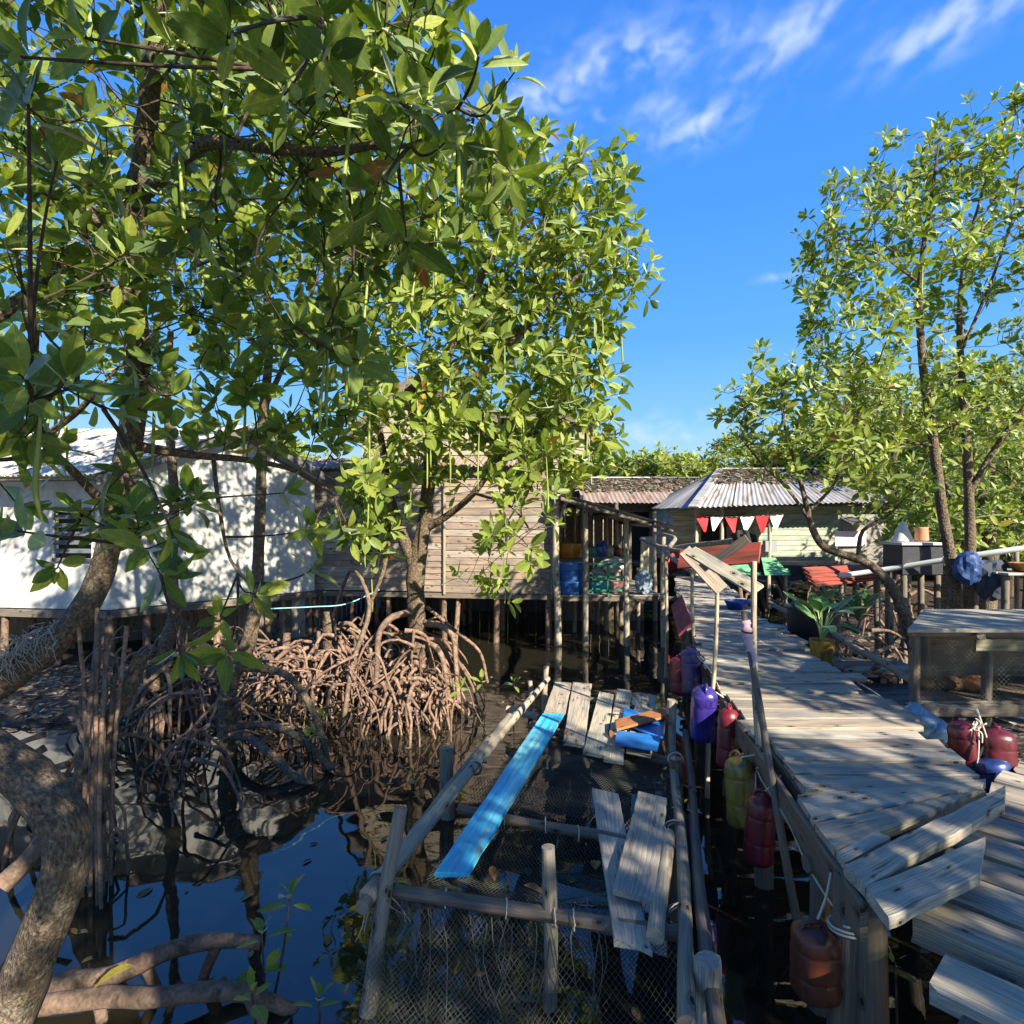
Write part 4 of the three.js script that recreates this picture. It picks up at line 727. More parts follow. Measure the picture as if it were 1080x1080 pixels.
// slender pale trunk with the arching roots
mangrove({
  seed: 102, label: 'slender mangrove with pale lit trunk and arching root before the white house', base: P(240, 790, 6.5).setY(0), bark: M.barkLight, step: .17, leaf: .17, pal: 'mid', n: 800, kill: .3, props: 10, bare: .55, singles: 200, twig: M.twigPale,
  stems: [[[240, 850, 6.5, .085], [240, 790, 6.5, .085], [243, 720, 6.5, .085], [258, 690, 6.5, .08], [270, 640, 6.5, .07], [273, 580, 6.5, .06], [275, 520, 6.5, .055], [278, 440, 6.4, .05], [284, 360, 6.3, .04], [280, 280, 6.2, .035], [285, 200, 6.1, .03]],
    [[279, 430, 6.4, .03], [310, 360, 6.3, .025], [335, 290, 6.2, .02]], [[282, 380, 6.35, .03], [240, 320, 6.3, .025], [215, 250, 6.2, .02]]],
  crowns: [[300, 240, 6.3, 110, 110, 1.1, 1.2], [210, 200, 6.4, 110, 110, 1.1, 1], [350, 330, 6.4, 60, 80, .8, .6], [250, 360, 6.2, 90, 50, .7, .5], [150, 110, 6.4, 130, 120, 1.3, 1.1], [290, 90, 6.5, 130, 90, 1.2, 1], [60, 230, 6.4, 90, 110, 1.1, .7]],
  after: t => {
    const Q = (l, r) => part('prop_root', tube(l.map(q => P(...q)), r, 8, 14, .12), M.barkLight, t);
    Q([[258, 704, 6.5], [285, 706, 6.5], [302, 712, 6.4], [322, 735, 6.3], [338, 770, 6.2], [350, 830, 6.1]], [.05, .042, .04, .036, .034, .03]);
    Q([[244, 768, 6.5], [275, 764, 6.4], [305, 772, 6.2], [330, 790, 6.1], [350, 812, 6.0]], [.045, .04, .038, .034, .03]);
    Q([[242, 775, 6.5], [262, 778, 6.3], [285, 795, 6.0], [315, 822, 5.8], [345, 840, 5.7], [365, 870, 5.6]], [.05, .045, .042, .04, .036, .03]);
    reseed(1021); rootsAround(t, P(240, 790, 6.4), 10, .2, .75, .35, 1.1, .009, .018, M.root, 2.4, 6.6);
    rootsAround(t, P(215, 780, 6.8), 8, .2, .7, .3, .9, .010, .020, M.root);
  },
});
mangrove({
  seed: 103, label: 'thin twisted mangrove trunk standing between the dark and the pale trunk', base: P(170, 760, 7.3).setY(0), bark: M.barkLight, step: .2, leaf: .15, pal: 'mid', n: 200, kill: .34, bare: .55, singles: 80, twig: M.twigPale,
  stems: [[[165, 790, 7.3, .07], [166, 720, 7.3, .075], [175, 680, 7.3, .085], [184, 650, 7.3, .075], [181, 600, 7.3, .06], [184, 530, 7.3, .055], [180, 470, 7.2, .05], [176, 420, 7.2, .045], [180, 350, 7.1, .035]]],
  crowns: [[180, 300, 7, 110, 80, 1.1, 1], [110, 340, 7, 90, 70, .8, .6]],
  after: t => { reseed(1031); rootsAround(t, P(172, 740, 7.3), 30, .2, .95, .3, 1.3, .015, .03, M.root); },
});
// the bright tree in the middle
mangrove({
  seed: 104, label: 'bright green mangrove with hanging seedlings before the brown board house', base: P(440, 742, 8.2).setY(0), bark: M.barkGrey, step: .17, leaf: .23, pal: 'mid', n: 1250, kill: .25, props: 90, propL: 1.25, bare: .45, singles: 300, propIn: q => q[1] > 200, infl: 2.2, sideP: .5, lift: .4,
  stems: [[[441, 760, 8.2, .10], [441, 705, 8.2, .11], [440, 660, 8.2, .12], [438, 612, 8.2, .125], [441, 585, 8.2, .12], [447, 555, 8.15, .10], [453, 500, 8.1, .09], [457, 440, 8.0, .08], [470, 380, 7.9, .07], [500, 310, 7.8, .055], [530, 240, 7.7, .04], [550, 195, 7.7, .02]],
    [[439, 600, 8.2, .085], [426, 570, 8.15, .08], [414, 535, 8.0, .065], [408, 500, 7.9, .05], [400, 450, 7.8, .04]],
    [[448, 558, 8.15, .06], [470, 545, 8.0, .05], [500, 520, 7.7, .04], [530, 480, 7.5, .03], [560, 460, 7.4, .02]],
    [[458, 430, 8.0, .05], [510, 390, 7.8, .045], [560, 340, 7.7, .035], [610, 290, 7.6, .025]],
    [[500, 520, 7.7, .02], [540, 535, 7.4, .016], [560, 560, 7.2, .012]], [[414, 535, 8, .03], [405, 600, 7.6, .025], [380, 660, 7.4, .02]]],
  crowns: [[585, 290, 7.8, 85, 100, 1.2, 1.5], [520, 260, 8.0, 100, 110, 1.2, 1.2], [500, 400, 7.7, 120, 95, 1.2, 1.7], [425, 460, 7.6, 70, 80, .9, .7], [590, 420, 7.6, 55, 75, .9, 1.1], [565, 500, 7.4, 58, 45, .7, .7], [600, 225, 7.8, 60, 55, .8, .6], [545, 565, 7.2, 45, 30, .4, .2], [385, 540, 7.6, 36, 60, .5, .35], [570, 190, 8, 40, 28, .6, .3], [640, 300, 7.8, 32, 65, .7, .45], [440, 250, 8.2, 80, 80, 1, .6], [420, 330, 7.9, 80, 80, 1, .7], [512, 606, 7.2, 34, 20, .3, .14]],
  after: t => {
    const Q = (l, r, m = M.root[1]) => part('prop_root', tube(l.map(q => P(...q)), r, 8, 14, .12), m, t);
    Q([[446, 657, 8.2], [465, 660, 8.1], [478, 672, 7.9], [480, 690, 7.9], [485, 760, 7.8]], [.05, .045, .04, .032, .03]);
    Q([[445, 675, 8.2], [462, 685, 8.0], [470, 710, 7.9], [474, 780, 7.8]], [.045, .038, .032, .028]);
    Q([[436, 645, 8.2], [412, 652, 8.0], [400, 668, 7.8], [398, 700, 7.7], [392, 770, 7.6]], [.05, .045, .04, .035, .03], M.root[2]);
    Q([[450, 640, 8.2], [480, 665, 8.1], [506, 688, 8.0], [514, 720, 8.0]], [.026, .024, .022, .02]);
    Q([[437, 690, 8.2], [420, 710, 8.0], [408, 740, 7.7], [402, 800, 7.5]], [.05, .045, .038, .03]);
    reseed(1041); rootsAround(t, P(438, 740, 8.1), 34, .15, 1.05, .3, 1.35, .010, .026, M.root, -.6, 3.9);
    rootsAround(t, P(465, 750, 7.7), 16, .1, .6, .1, .7, .010, .022, M.root);
    rootsAround(t, P(425, 760, 7.4), 26, .1, .6, .2, .9, .015, .028, M.root);
  },
});
// old stump and its stilt roots further left
{
  reseed(1051);
  const base = P(348, 735, 8.6).setY(0), t = thing('mangrove_stump', 'bare mangrove stump on a thicket of pinkish stilt roots under the board house', 'stump', base);
  part('trunk', tube([P(352, 720, 8.5), P(350, 690, 8.5), P(347, 660, 8.5), P(345, 645, 8.5)], [.10, .12, .10, .06], 9, 10, .2), M.barkLight, t);
  rootsAround(t, base, 64, .15, 1.0, .3, 1.5, .014, .032, M.root);
  part('prop_root', tube([P(352, 650, 8.4), P(372, 600, 7.8), P(390, 640, 7.4), P(372, 700, 7.2), P(360, 780, 7)].map(p => p), [.03, .02, .03, .03, .03], 7, 14, .1), M.root[2], t);
}
{
  reseed(1052);
  const base = P(300, 735, 8.4).setY(0), t = thing('mangrove_stump', 'low tangle of dead mangrove stilt roots between pale trunk and stump', 'stump', base);
  part('trunk', tube([P(298, 740, 8.4), P(300, 700, 8.4), P(303, 668, 8.4)], [.09, .07, .05], 8, 8, .2), M.root[2], t);
  rootsAround(t, base, 56, .1, .85, .3, 1.5, .012, .026, M.root);
}
{ // loose tangle that ties the root thickets together
  reseed(1053);
  const t = thing('root_tangle', 'continuous tangle of thin stilt roots and dead sticks on the left bank', 'roots', P(300, 760, 7.4).setY(0));
  for (let i = 0; i < 150; i++) { const d = R(6.9, 9.4), a = P(R(d < 7.4 ? 260 : 120, 470), 0, d).setY(R(.15, 1.0)), an = R(0, 6.28), o = R(.15, .9); part('prop_root', stilt(a, V(a.x + Math.cos(an) * o, -.3, a.z + Math.sin(an) * o), R(-.05, .25), R(.007, .017), .6), pick(M.root), t); }
  for (let i = 0; i < 46; i++) { const d = R(6.6, 9), a = P(R(110, 460), 0, d).setY(R(.1, .5)), an = R(0, 6.28), L = R(.4, 1.3), b = a.clone().add(V(Math.cos(an) * L, R(-.3, .35), Math.sin(an) * L)); part('dead_stick', tube([a, a.clone().lerp(b, .5).add(V(0, R(-.05, .1), 0)), b], [.014, .011, .006], 5, 6), pick([M.twigPale, M.root[1]]), t); }
}
// right-hand tree with two stems
mangrove({
  seed: 106, label: 'tall thin crowned mangrove with two grey stems right of the boardwalk', base: P(1012, 668, 8.6).setY(.2), bark: M.barkGrey, step: .19, leaf: .165, pal: 'dusty', n: 980, kill: .27, bare: .42, singles: 300, infl: 2.4, lift: .5, twig: M.twigPale, loose: .12, props: 6, fork: 1.8,
  stems: [[[1012, 690, 8.6, .084], [1010, 650, 8.6, .084], [1004, 600, 8.6, .077], [994, 540, 8.6, .070], [985, 470, 8.55, .062], [975, 400, 8.5, .054], [970, 330, 8.45, .047], [974, 260, 8.4, .034], [985, 190, 8.4, .022], [990, 150, 8.4, .010]],
    [[1020, 660, 8.9, .074], [1023, 580, 8.9, .074], [1021, 500, 8.85, .065], [1016, 420, 8.8, .054], [1012, 340, 8.75, .040], [1018, 270, 8.7, .027], [1040, 190, 8.6, .015]],
    [[1022, 520, 8.85, .045], [1045, 480, 8.7, .040], [1080, 430, 8.5, .034], [1130, 370, 8.2, .025], [1180, 300, 8, .015]],
    [[985, 470, 8.55, .020], [940, 462, 8.4, .018], [900, 440, 8.3, .014], [860, 410, 8.2, .009]],
    [[1014, 370, 8.75, .022], [1040, 310, 8.6, .020], [1065, 240, 8.5, .015], [1075, 180, 8.4, .010]],
    [[972, 300, 8.45, .020], [930, 270, 8.4, .015], [890, 250, 8.3, .010], [860, 248, 8.3, .006]]],
  crowns: [[985, 190, 8.4, 80, 50, 1.1, 1], [905, 240, 8.3, 60, 50, .9, .65], [1060, 165, 8.4, 60, 48, 1.1, .7], [950, 290, 8.4, 90, 60, 1.1, .8], [870, 310, 8.3, 36, 70, .6, .35], [1060, 290, 8.5, 80, 90, 1.2, 1], [900, 370, 8.2, 75, 45, .9, .7], [960, 420, 8.4, 80, 60, 1, .8], [1170, 260, 8.2, 120, 130, 1.5, 1.2], [1060, 430, 8.8, 60, 60, 1, .4]],
});
mangrove({
  seed: 107, label: 'small crooked mangrove with the stem bent low over red planks', base: P(958, 655, 7.7).setY(.2), bark: M.barkGrey, step: .16, leaf: .17, pal: 'dusty', n: 420, kill: .26, bare: .6, singles: 260, infl: 2, twig: M.twigPale, lift: .45,
  stems: [[[965, 690, 7.7, .075], [954, 648, 7.7, .07], [936, 613, 7.75, .06], [913, 593, 7.8, .055], [890, 585, 7.9, .052], [868, 576, 8.0, .048], [857, 558, 8.0, .042], [852, 540, 8.0, .036], [846, 515, 8.0, .03], [836, 480, 8, .022], [825, 440, 8, .015]],
    [[855, 550, 8, .025], [830, 515, 7.95, .02], [800, 485, 7.9, .015], [780, 460, 7.9, .01]], [[852, 540, 8, .025], [880, 510, 8, .02], [890, 470, 8, .014]], [[905, 589, 7.85, .03], [910, 560, 7.8, .024], [935, 545, 7.7, .018], [960, 520, 7.6, .012]]],
  crowns: [[825, 425, 8.0, 58, 50, .9, 1.2], [787, 440, 8, 28, 34, .5, .4], [880, 430, 8, 50, 55, .8, .8], [850, 478, 7.9, 60, 26, .6, .6], [905, 480, 7.8, 50, 45, .7, .5], [930, 520, 7.8, 50, 30, .6, .35]],
});
// trees behind, on the right bank and beyond the houses
const bgT = (seed, label, px, d, topY, halfPx, n, o = {}) => {
  const botY = o.bot ?? 560, cy = (topY + botY) / 2, x = px, b = P(x, 600, d).setY(.3);
  mangrove({
    seed, label, base: b, group: o.group, bark: M.barkGrey, step: .3, leaf: o.leaf ?? .2, pal: 'mid', n, kill: .42, bare: .3, singles: o.singles ?? 60, infl: 3, sideP: .6, side: 3, lift: .5, tip: .006, limbR: .05,
    stems: [[{ isV: 1, p: b.clone(), 3: .14 }, [x + 4, 560, d, .12], [x - 3, lerp(560, topY, .4), d, .09], [x + 6, lerp(560, topY, .7), d, .06], [x, lerp(560, topY, .9), d, .03]]],
    crowns: [[x, cy, d, halfPx, (botY - topY) / 2, 1.8, 1], [x - halfPx * .4, cy + 20, d - .6, halfPx * .6, (botY - topY) / 3, 1.2, .4], [x + halfPx * .5, cy - 10, d + .4, halfPx * .6, (botY - topY) / 3, 1.2, .4]],
  });
};
bgT(111, 'leafy mangrove behind the crooked mangrove and black box', 945, 17, 385, 62, 420, { leaf: .24 });
bgT(112, 'dense mangrove at the right picture edge behind the two stems', 1065, 17.5, 375, 66, 520, { leaf: .24 });
bgT(113, 'mangrove filling the gap between the two grey stems', 1005, 19, 368, 60, 420, { leaf: .25 });
bgT(114, 'far mangrove rising over the green house roof', 890, 22, 400, 56, 330, { bot: 520, leaf: .26 });
bgT(115, 'mangrove crowding the right end of the green house', 915, 19.5, 420, 50, 300, { leaf: .25 });
bgT(116, 'outermost mangrove on the right bank cut by the picture edge', 1125, 18, 340, 80, 420);
bgT(118, 'low bushy mangrove behind the blue bag', 995, 11.4, 500, 42, 240, { bot: 600 });
bgT(119, 'shady mangrove low at the right picture edge behind the table', 1085, 13, 440, 62, 360, { bot: 600 });
bgT(120, 'mangrove filling the far gap right of the stems', 1040, 15, 405, 52, 360, { bot: 590 });
bgT(117, 'dark undergrowth mangrove beneath the right hand trees', 1040, 10.8, 470, 70, 330, { bot: 590 });
// trees outside the picture that throw the dappled shade over deck, landing and pen
const shade = (seed, label, c, rx, ry, rz, n, o = {}) => mangrove({
  seed, label, base: V(c.x + (o.bx ?? .8), .1, c.z + (o.bz ?? .6)), bark: M.barkGrey, step: .28, leaf: .18, pal: 'deep', n, kill: .25, bare: .4, singles: 0, infl: 3, sideP: .6, fork: 2.2, tip: .005, limbR: .05,
  stems: [[V(c.x + (o.bx ?? .8), -.2, c.z + (o.bz ?? .6)), V(c.x + .5, 1.5, c.z + .4), V(c.x + .2, c.y - .3, c.z + .1), V(c.x, c.y + ry * .7, c.z)].map((p, i) => ({ isV: 1, p, 3: [.14, .12, .09, .03][i] }))],
  crowns: [], shadeBox: [c, rx, ry, rz],
});

shade(121, 'mangrove standing behind the viewpoint over the landing', V(5.4, 5.5, 3.4), 2.7, 1.5, 1.5, 760);
shade(122, 'mangrove right of the landing outside the picture', V(7.2, 5.1, -.9), 1.6, 1.4, 1.6, 330);
shade(123, 'mangrove overhanging the viewpoint from behind', V(1.0, 4.9, .8), 2.9, .95, 1.5, 1300, { bx: 1.6, bz: 1.6 });
shade(124, 'slim mangrove right of the wire cage outside the picture', V(8.0, 4.8, -3.4), 1.3, 1.2, 1.2, 200);

// ============================================================ THE FISH PEN
const netSurface = (fn, nu, nv, r, m, name, parent) => {   // diamond mesh netting as thin three-sided strands over a surface fn(u, v)
  const gs = [], step = 1, pos = [], uv = [], idx = [];
  const strand = pts => {
    const T = V(), N = V(0, 0, 1), B = V(); const b0 = pos.length / 3;
    pts.forEach((c, i) => {
      T.subVectors(pts[Math.min(pts.length - 1, i + 1)], pts[Math.max(0, i - 1)]).normalize(); N.set(.31, .9, .2).addScaledVector(T, -T.dot(N)).normalize(); B.crossVectors(T, N);
      for (let k = 0; k < 3; k++) { const a = k * 2.094; pos.push(c.x + (N.x * Math.cos(a) + B.x * Math.sin(a)) * r, c.y + (N.y * Math.cos(a) + B.y * Math.sin(a)) * r, c.z + (N.z * Math.cos(a) + B.z * Math.sin(a)) * r); uv.push(0, 0); }
      if (i) for (let k = 0; k < 3; k++) { const p = b0 + (i - 1) * 3, e = (k + 1) % 3; idx.push(p + k, p + e, p + 3 + k, p + e, p + 3 + e, p + 3 + k); }
    });
  };
  for (let s = -nv; s < nu; s++) {
    for (const dir of [1, -1]) {
      const pts = [];
      for (let k = 0; k <= nv; k += 2) { const i = s + k; if (i < 0 || i > nu) continue; pts.push(fn(dir > 0 ? i / nu : 1 - i / nu, k / nv)); }
      if (pts.length > 1) strand(pts);
    }
  }
  return part(name, geoFrom(pos, uv, idx), m, parent, { kind: 'stuff' });
};
{
  reseed(201);
  const H = .5, pen = thing('fish_pen', 'floating fish pen frame of poles with dark netting between boardwalk and roots', 'pen', V(.5, 0, -4.8));
  const L0 = G(578, 716, H), L1 = G(388, 945, H), R0 = G(709, 762, H), R1 = V(G(724, 1080, H).x, H, G(724, 1080, H).z);
  const onL = t => L0.clone().lerp(L1, t), onR = t => R0.clone().lerp(R1, t);
  // side rails: a split pole on the left, a pair of lashed poles on the right
  part('side_rail', stick(L0, L1, .032, .05, 9, .03, .2), M.stick, pen);
  part('side_rail', stick(onL(.35).add(V(-.05, .03, 0)), L1.clone().add(V(-.02, -.03, .05)), .035, .04, 8, .03, .2), M.pole, pen);
  part('side_rail', stick(R0.clone().add(V(-.02, .02, 0)), R1, .030, .038, 9, .04, .2), M.pole, pen);
  part('side_rail', stick(R0.clone().add(V(.07, -.02, .2)), R1.clone().add(V(.1, -.03, .1)), .028, .038, 9, .05, .2), M.bamboo, pen);
  const bar = (a, b, r, m, name = 'cross_pole') => part(name, stick(a, b, r, r, 9, .02, .12), m, pen);
  bar(G(484, 853, H - .02), G(722, 902, H - .02), .034, M.bamboo);
  bar(G(417, 940, H - .02), G(722, 985, H - .02), .037, M.bamboo);
  bar(G(585, 733, H - .06), G(712, 757, H - .06), .04, M.bamboo);
  bar(G(560, 765, H - .06), G(712, 806, H - .06), .04, M.bamboo);
  for (const [x, y] of [[532, 862], [575, 870], [610, 879], [470, 947], [534, 958], [585, 966], [605, 970]]) part('tie', tube([0, 1, 2, 3, 4, 5, 6, 7].map(k => G(x, y, H - .02).add(V(R(-.004, .004), Math.sin(k * .9) * .048, Math.cos(k * .9) * .048))), .004, 4, 14), M.rope, pen);
  // stakes driven into the bed
  const stake = (a, b, r0, r1, m) => part('stake', stick(a, b, r0, r1, 10, .02, .16), m, pen);
  stake(P(578, 893, 3.12), P(579, 1200, 3.12), .036, .04, M.pole);
  stake(P(423, 852, 3.35), P(374, 1170, 2.95), .037, .046, M.pole);
  stake(P(747, 1012, 2.62), P(747, 1230, 2.62), .055, .057, M.pale[1]);
  stake(P(471, 788, 5.1), P(474, 880, 5.1), .058, .062, M.pole);
  stake(P(709, 738, 5.9), P(706, 860, 5.9), .05, .05, M.stick);
  stake(P(713, 800, 4.8), P(717, 1000, 4.75), .05, .05, M.bamboo);
  stake(P(711, 890, 3.7), P(717, 1200, 3.6), .05, .055, M.bamboo);
  stake(P(576, 703, 7.7), P(575, 760, 7.7), .035, .035, M.stick); stake(P(559, 718, 7.9), P(560, 760, 7.9), .035, .035, M.stick);
  stake(P(535, 748, 7.2), P(568, 757, 7.0), .045, .04, M.stick);
  // lashings where poles meet
  for (const p of [onL(.62), L1.clone().add(V(.04, .02, -.08)), P(712, 800, 5), P(712, 876, 3.9), P(716, 965, 3.1)]) for (let k = 0; k < 3; k++) part('tie', tube([0, 1, 2, 3, 4, 5, 6, 7, 8].map(j => p.clone().add(V(Math.cos(j * .8) * .06, Math.sin(j * .8) * .055, (k - 1) * .02 + R(-.012, .012)))), .005, 4, 16), pick([M.rope, M.netGrey]), pen);
  for (let k = 0; k < 14; k++) { const p = L1.clone().add(V(R(-.05, .12), R(-.04, .03), R(-.3, .06))); part('frayed_strand', tube([p, p.clone().add(V(R(-.06, .08), -R(.02, .12), R(-.05, .05))), p.clone().add(V(R(-.1, .14), -R(.1, .3), R(-.08, .08)))], [.005, .004, .002], 4, 5), pick([M.rope, M.stick]), pen); }
  // netting: humped under the boards, sagging between the poles, trailing into the water in front
  const A = (u, v) => { const a = onL(.30 + v * .34).lerp(onR(.10 + v * .36), u), y = .33 + .14 * Math.sin(u * 3.1) * Math.sin(v * 3.1) + .08 * fbm(u * 4, v * 4, 1, 2) - .08 * v * v - .10 * (1 - Math.sin(clamp(u, .02, 1) * 3.1)); return a.setY(Math.max(.02, y)); };
  netSurface(A, 60, 52, .0024, M.net, 'net', pen);
  const Bn = (u, v) => { const a = onL(.62 + v * .38).lerp(onR(.44 + v * .30), u); return a.setY(lerp(.44, .42, v) - (.24 + .1 * fbm(u * 3, v * 2, 5, 2)) * Math.sin(Math.PI * v) ** .8 + .04 * fbm(u * 7, v * 6, 3, 2)); };
  netSurface(Bn, 60, 34, .002, M.netGrey, 'net', pen);
  const Cn = (u, v) => { const a = onL(1).lerp(onR(.74), u), b = V(lerp(-.75, .72, u), 0, lerp(-2.35, -2.0, u)); const p = a.lerp(b, v); return p.setY(lerp(.44, -.10, v ** .6) + .10 * fbm(u * 4, v * 4, 8, 3)); };
  netSurface(Cn, 50, 34, .0013, M.netGrey, 'net', pen);
  const Dn = (u, v) => { const p = onL(.98).lerp(onR(.72), u * .55); p.z += v * .5; p.y = .44 - v * .5 + .07 * fbm(u * 6, v * 5, 4, 3); return p; };
  netSurface(Dn, 40, 26, .0014, M.netGrey, 'net', pen);
  for (let i = 0; i < 26; i++) { const p = G(R(430, 640), R(945, 985), H - .04); part('loose_strand', tube([p, p.clone().add(V(R(-.05, .05), -R(.08, .2), R(0, .1))), p.clone().add(V(R(-.1, .1), -R(.2, .5), R(0, .25)))], .0028, 4, 6), M.netGrey, pen); }
}
const loose = (name, label, cat, pts, hgt, th, m, o = {}, group) => {   // one board lying where four pixels of the photograph show its corners
  const q = pts.map((p, i) => G(p[0], p[1], Array.isArray(hgt) ? hgt[i] : hgt)), c = q.reduce((a, b) => a.add(b), V(0, 0, 0)).multiplyScalar(.25);
  const t = thing(name, label, cat, c.clone(), group); t.children.length = 0;
  part('board', board(...q, th, { seg: 12, rag: .006, endRag: .02, ch: .004, ...o }), m, t); return t;
};
reseed(211);
loose('blue_plank', 'long flaking sky blue plank lying over the left side of the pen', 'plank', [[573, 751], [595, 752], [494, 921], [456, 923]], .565, .03, M.blue, { rag: .009, endRag: .05 });
loose('walk_board', 'leftmost pale board behind the blue plank on the pen', 'plank', [[585, 719], [603, 720], [596, 752], [574, 750]], [.525, .525, .525, .525], .03, M.pale[1]);
loose('walk_board', 'second pale board from the blue plank on the pen', 'plank', [[604, 719], [624, 721], [616, 786], [594, 782]], .53, .035, M.pale[0]);
loose('walk_board', 'middle pale board of the five on the pen, with fallen leaves', 'plank', [[632, 729], [647, 732], [638, 797], [615, 792]], .53, .035, M.pale[2]);
loose('walk_board', 'narrow pale board under the orange leaf on the pen', 'plank', [[651, 726], [666, 728], [657, 804], [637, 801]], .525, .03, M.pale[2]);
loose('walk_board', 'pale board under the bright blue pieces on the pen', 'plank', [[672, 730], [692, 733], [687, 797], [660, 791]], .52, .03, M.pale[1]);
loose('blue_board', 'short bright blue board crossing under the orange stick', 'plank', [[658, 746], [656, 760], [699, 781], [701, 756]], .562, .018, M.blueDeep, { ch: .002, rag: .002, endRag: .01, seg: 4 });
loose('blue_board', 'lower bright blue board wedge pointing at the leaves', 'plank', [[650, 770], [648, 783], [694, 791], [697, 776]], .584, .018, M.blueDeep, { ch: .002, rag: .002, endRag: .01, seg: 4 });
loose('orange_stick', 'orange brown split stick laid across the blue boards', 'stick', [[648, 759], [650, 769], [713, 752], [710, 743]], .615, .022, M.orange);
loose('grey_plank', 'long broken grey plank slanting over the front of the pen', 'plank', [[624, 829], [652, 836], [688, 1004], [649, 999]], [.53, .53, .50, .50], .028, M.grey[1], { endRag: .06 });
loose('grey_plank', 'short grey plank lying crosswise on the broken grey plank', 'plank', [[673, 833], [704, 840], [690, 951], [646, 938]], .565, .03, M.grey[0], { rag: .01 });
{
  const a = G(705, 880, .53), b = G(691, 988, .53), t = thing('loose_log', 'short round pole lying beside the grey planks', 'log', a); part('pole', stick(a, b, .04, .043, 9), M.stick, t);
}

// ============================================================ THINGS HUNG ALONG THE WALK
const FLOATS = 'plastic canister floats hung under the walk';
function canister(label, px, py, d, w, h, m, o = {}) {   // a plastic canister tied on as a float
  const c = P(px, py, d), t = thing('canister_float', label, 'float', c.clone(), FLOATS), r = w / 2, hh = h / 2, prof = [];
  for (const [y, k] of [[-1, .55], [-.97, .82], [-.9, .97], [-.8, 1], [-.42, 1], [-.38, .965], [-.30, .965], [-.26, 1], [.30, 1], [.34, .965], [.42, .965], [.46, 1], [.70, .98], [.83, .86], [.93, .6], [.97, .32], [1.0, .28]]) prof.push(new THREE.Vector2(k * r, y * hh));
  prof.unshift(new THREE.Vector2(.001, -hh * .96));
  const g = new THREE.LatheGeometry(prof, 18); const p = g.attributes.position; if (o.square) for (let i = 0; i < p.count; i++) { const x = p.getX(i), z = p.getZ(i), rr = Math.hypot(x, z), a = Math.atan2(z, x), k = 1 / Math.pow(Math.abs(Math.cos(a)) ** 4 + Math.abs(Math.sin(a)) ** 4, .25); p.setX(i, x * lerp(1, k, .55)); p.setZ(i, z * lerp(1, k, .55)); }
  g.computeVertexNormals(); const tilt = new THREE.Matrix4().makeRotationFromEuler(new THREE.Euler(o.rx ?? R(-.12, .12), R(0, 6), o.rz ?? R(-.12, .12)));
  const put = q => q.applyMatrix4(tilt).translate(c.x, c.y, c.z);
  part('body', put(g), m, t);
  const cap = new THREE.LatheGeometry([[0.001, .09], [.24, .09], [.27, .07], [.27, -.02], [.24, -.03]].map(([x, y]) => new THREE.Vector2(x * r, hh + y * r * 1.4)), 14); part('cap', put(cap), o.cap ?? m, t);
  part('handle', put(tube([V(-r * .7, hh * .72, 0), V(-r * .55, hh * 1.03, 0), V(-r * .1, hh * 1.12, r * .1), V(r * .25, hh * .98, 0)], r * .11, 6, 10)), m, t);
  if (o.tie) { const e = o.tie; part('rope', rope([c.clone().add(V(0, hh * .98, 0)), c.clone().lerp(e, .5).add(V(.01, hh * .5, 0)), e], .006), M.rope, t); }
  return t;
}
reseed(221);
const tieL = d => V(edgeL(d) + .02, DECK - .06, -d);
canister('dark red canister float behind the purple ones at the far end', 716, 712, 6.9, .20, .42, plastic([.20, .015, .03]), { tie: tieL(6.9) });
canister('dark purple canister float beside the dark red one', 729, 708, 6.5, .22, .48, plastic([.05, .03, .16]), { tie: tieL(6.5) });
canister('shiny violet blue canister float hanging by the walk', 742, 752, 5.2, .215, .48, plastic([.055, .035, .28], .25), { square: 1, tie: tieL(5.2), rz: .1 });
canister('maroon canister float between violet and yellow floats', 768, 778, 4.75, .17, .46, plastic([.22, .012, .02]), { tie: tieL(4.7) });
canister('olive yellow canister float with scratched side', 781, 834, 4.1, .185, .46, plastic([.27, .19, .025], .35), { square: 1, tie: tieL(4.05), rz: .02, cap: plastic([.3, .06, .03]) });
canister('crimson canister float below the yellow one', 802, 874, 3.72, .175, .42, plastic([.20, .010, .022]), { tie: tieL(3.7) });
canister('large rusty orange canister float under the near corner', 860, 1012, 2.64, .19, .31, plastic([.12, .028, .012], .5), { square: 1, tie: V(1.42, .93, -2.7) });
canister('maroon canister float left of two under the wire cage', 1019, 790, 4.25, .19, .40, plastic([.15, .014, .026]), { square: 1, cap: plastic([.5, .4, .3]) });
canister('wine red canister float right of two under the wire cage', 1052, 800, 4.15, .21, .42, plastic([.13, .010, .02]), { square: 1 });
canister('pale blue jug float half hidden behind the cage legs', 972, 765, 4.9, .26, .36, plastic([.25, .42, .60]), { square: 1, rz: 1.0 });
canister('dark blue jug lying under the wire cage', 1050, 822, 4.1, .22, .3, plastic([.02, .05, .22]), { rz: .3 });

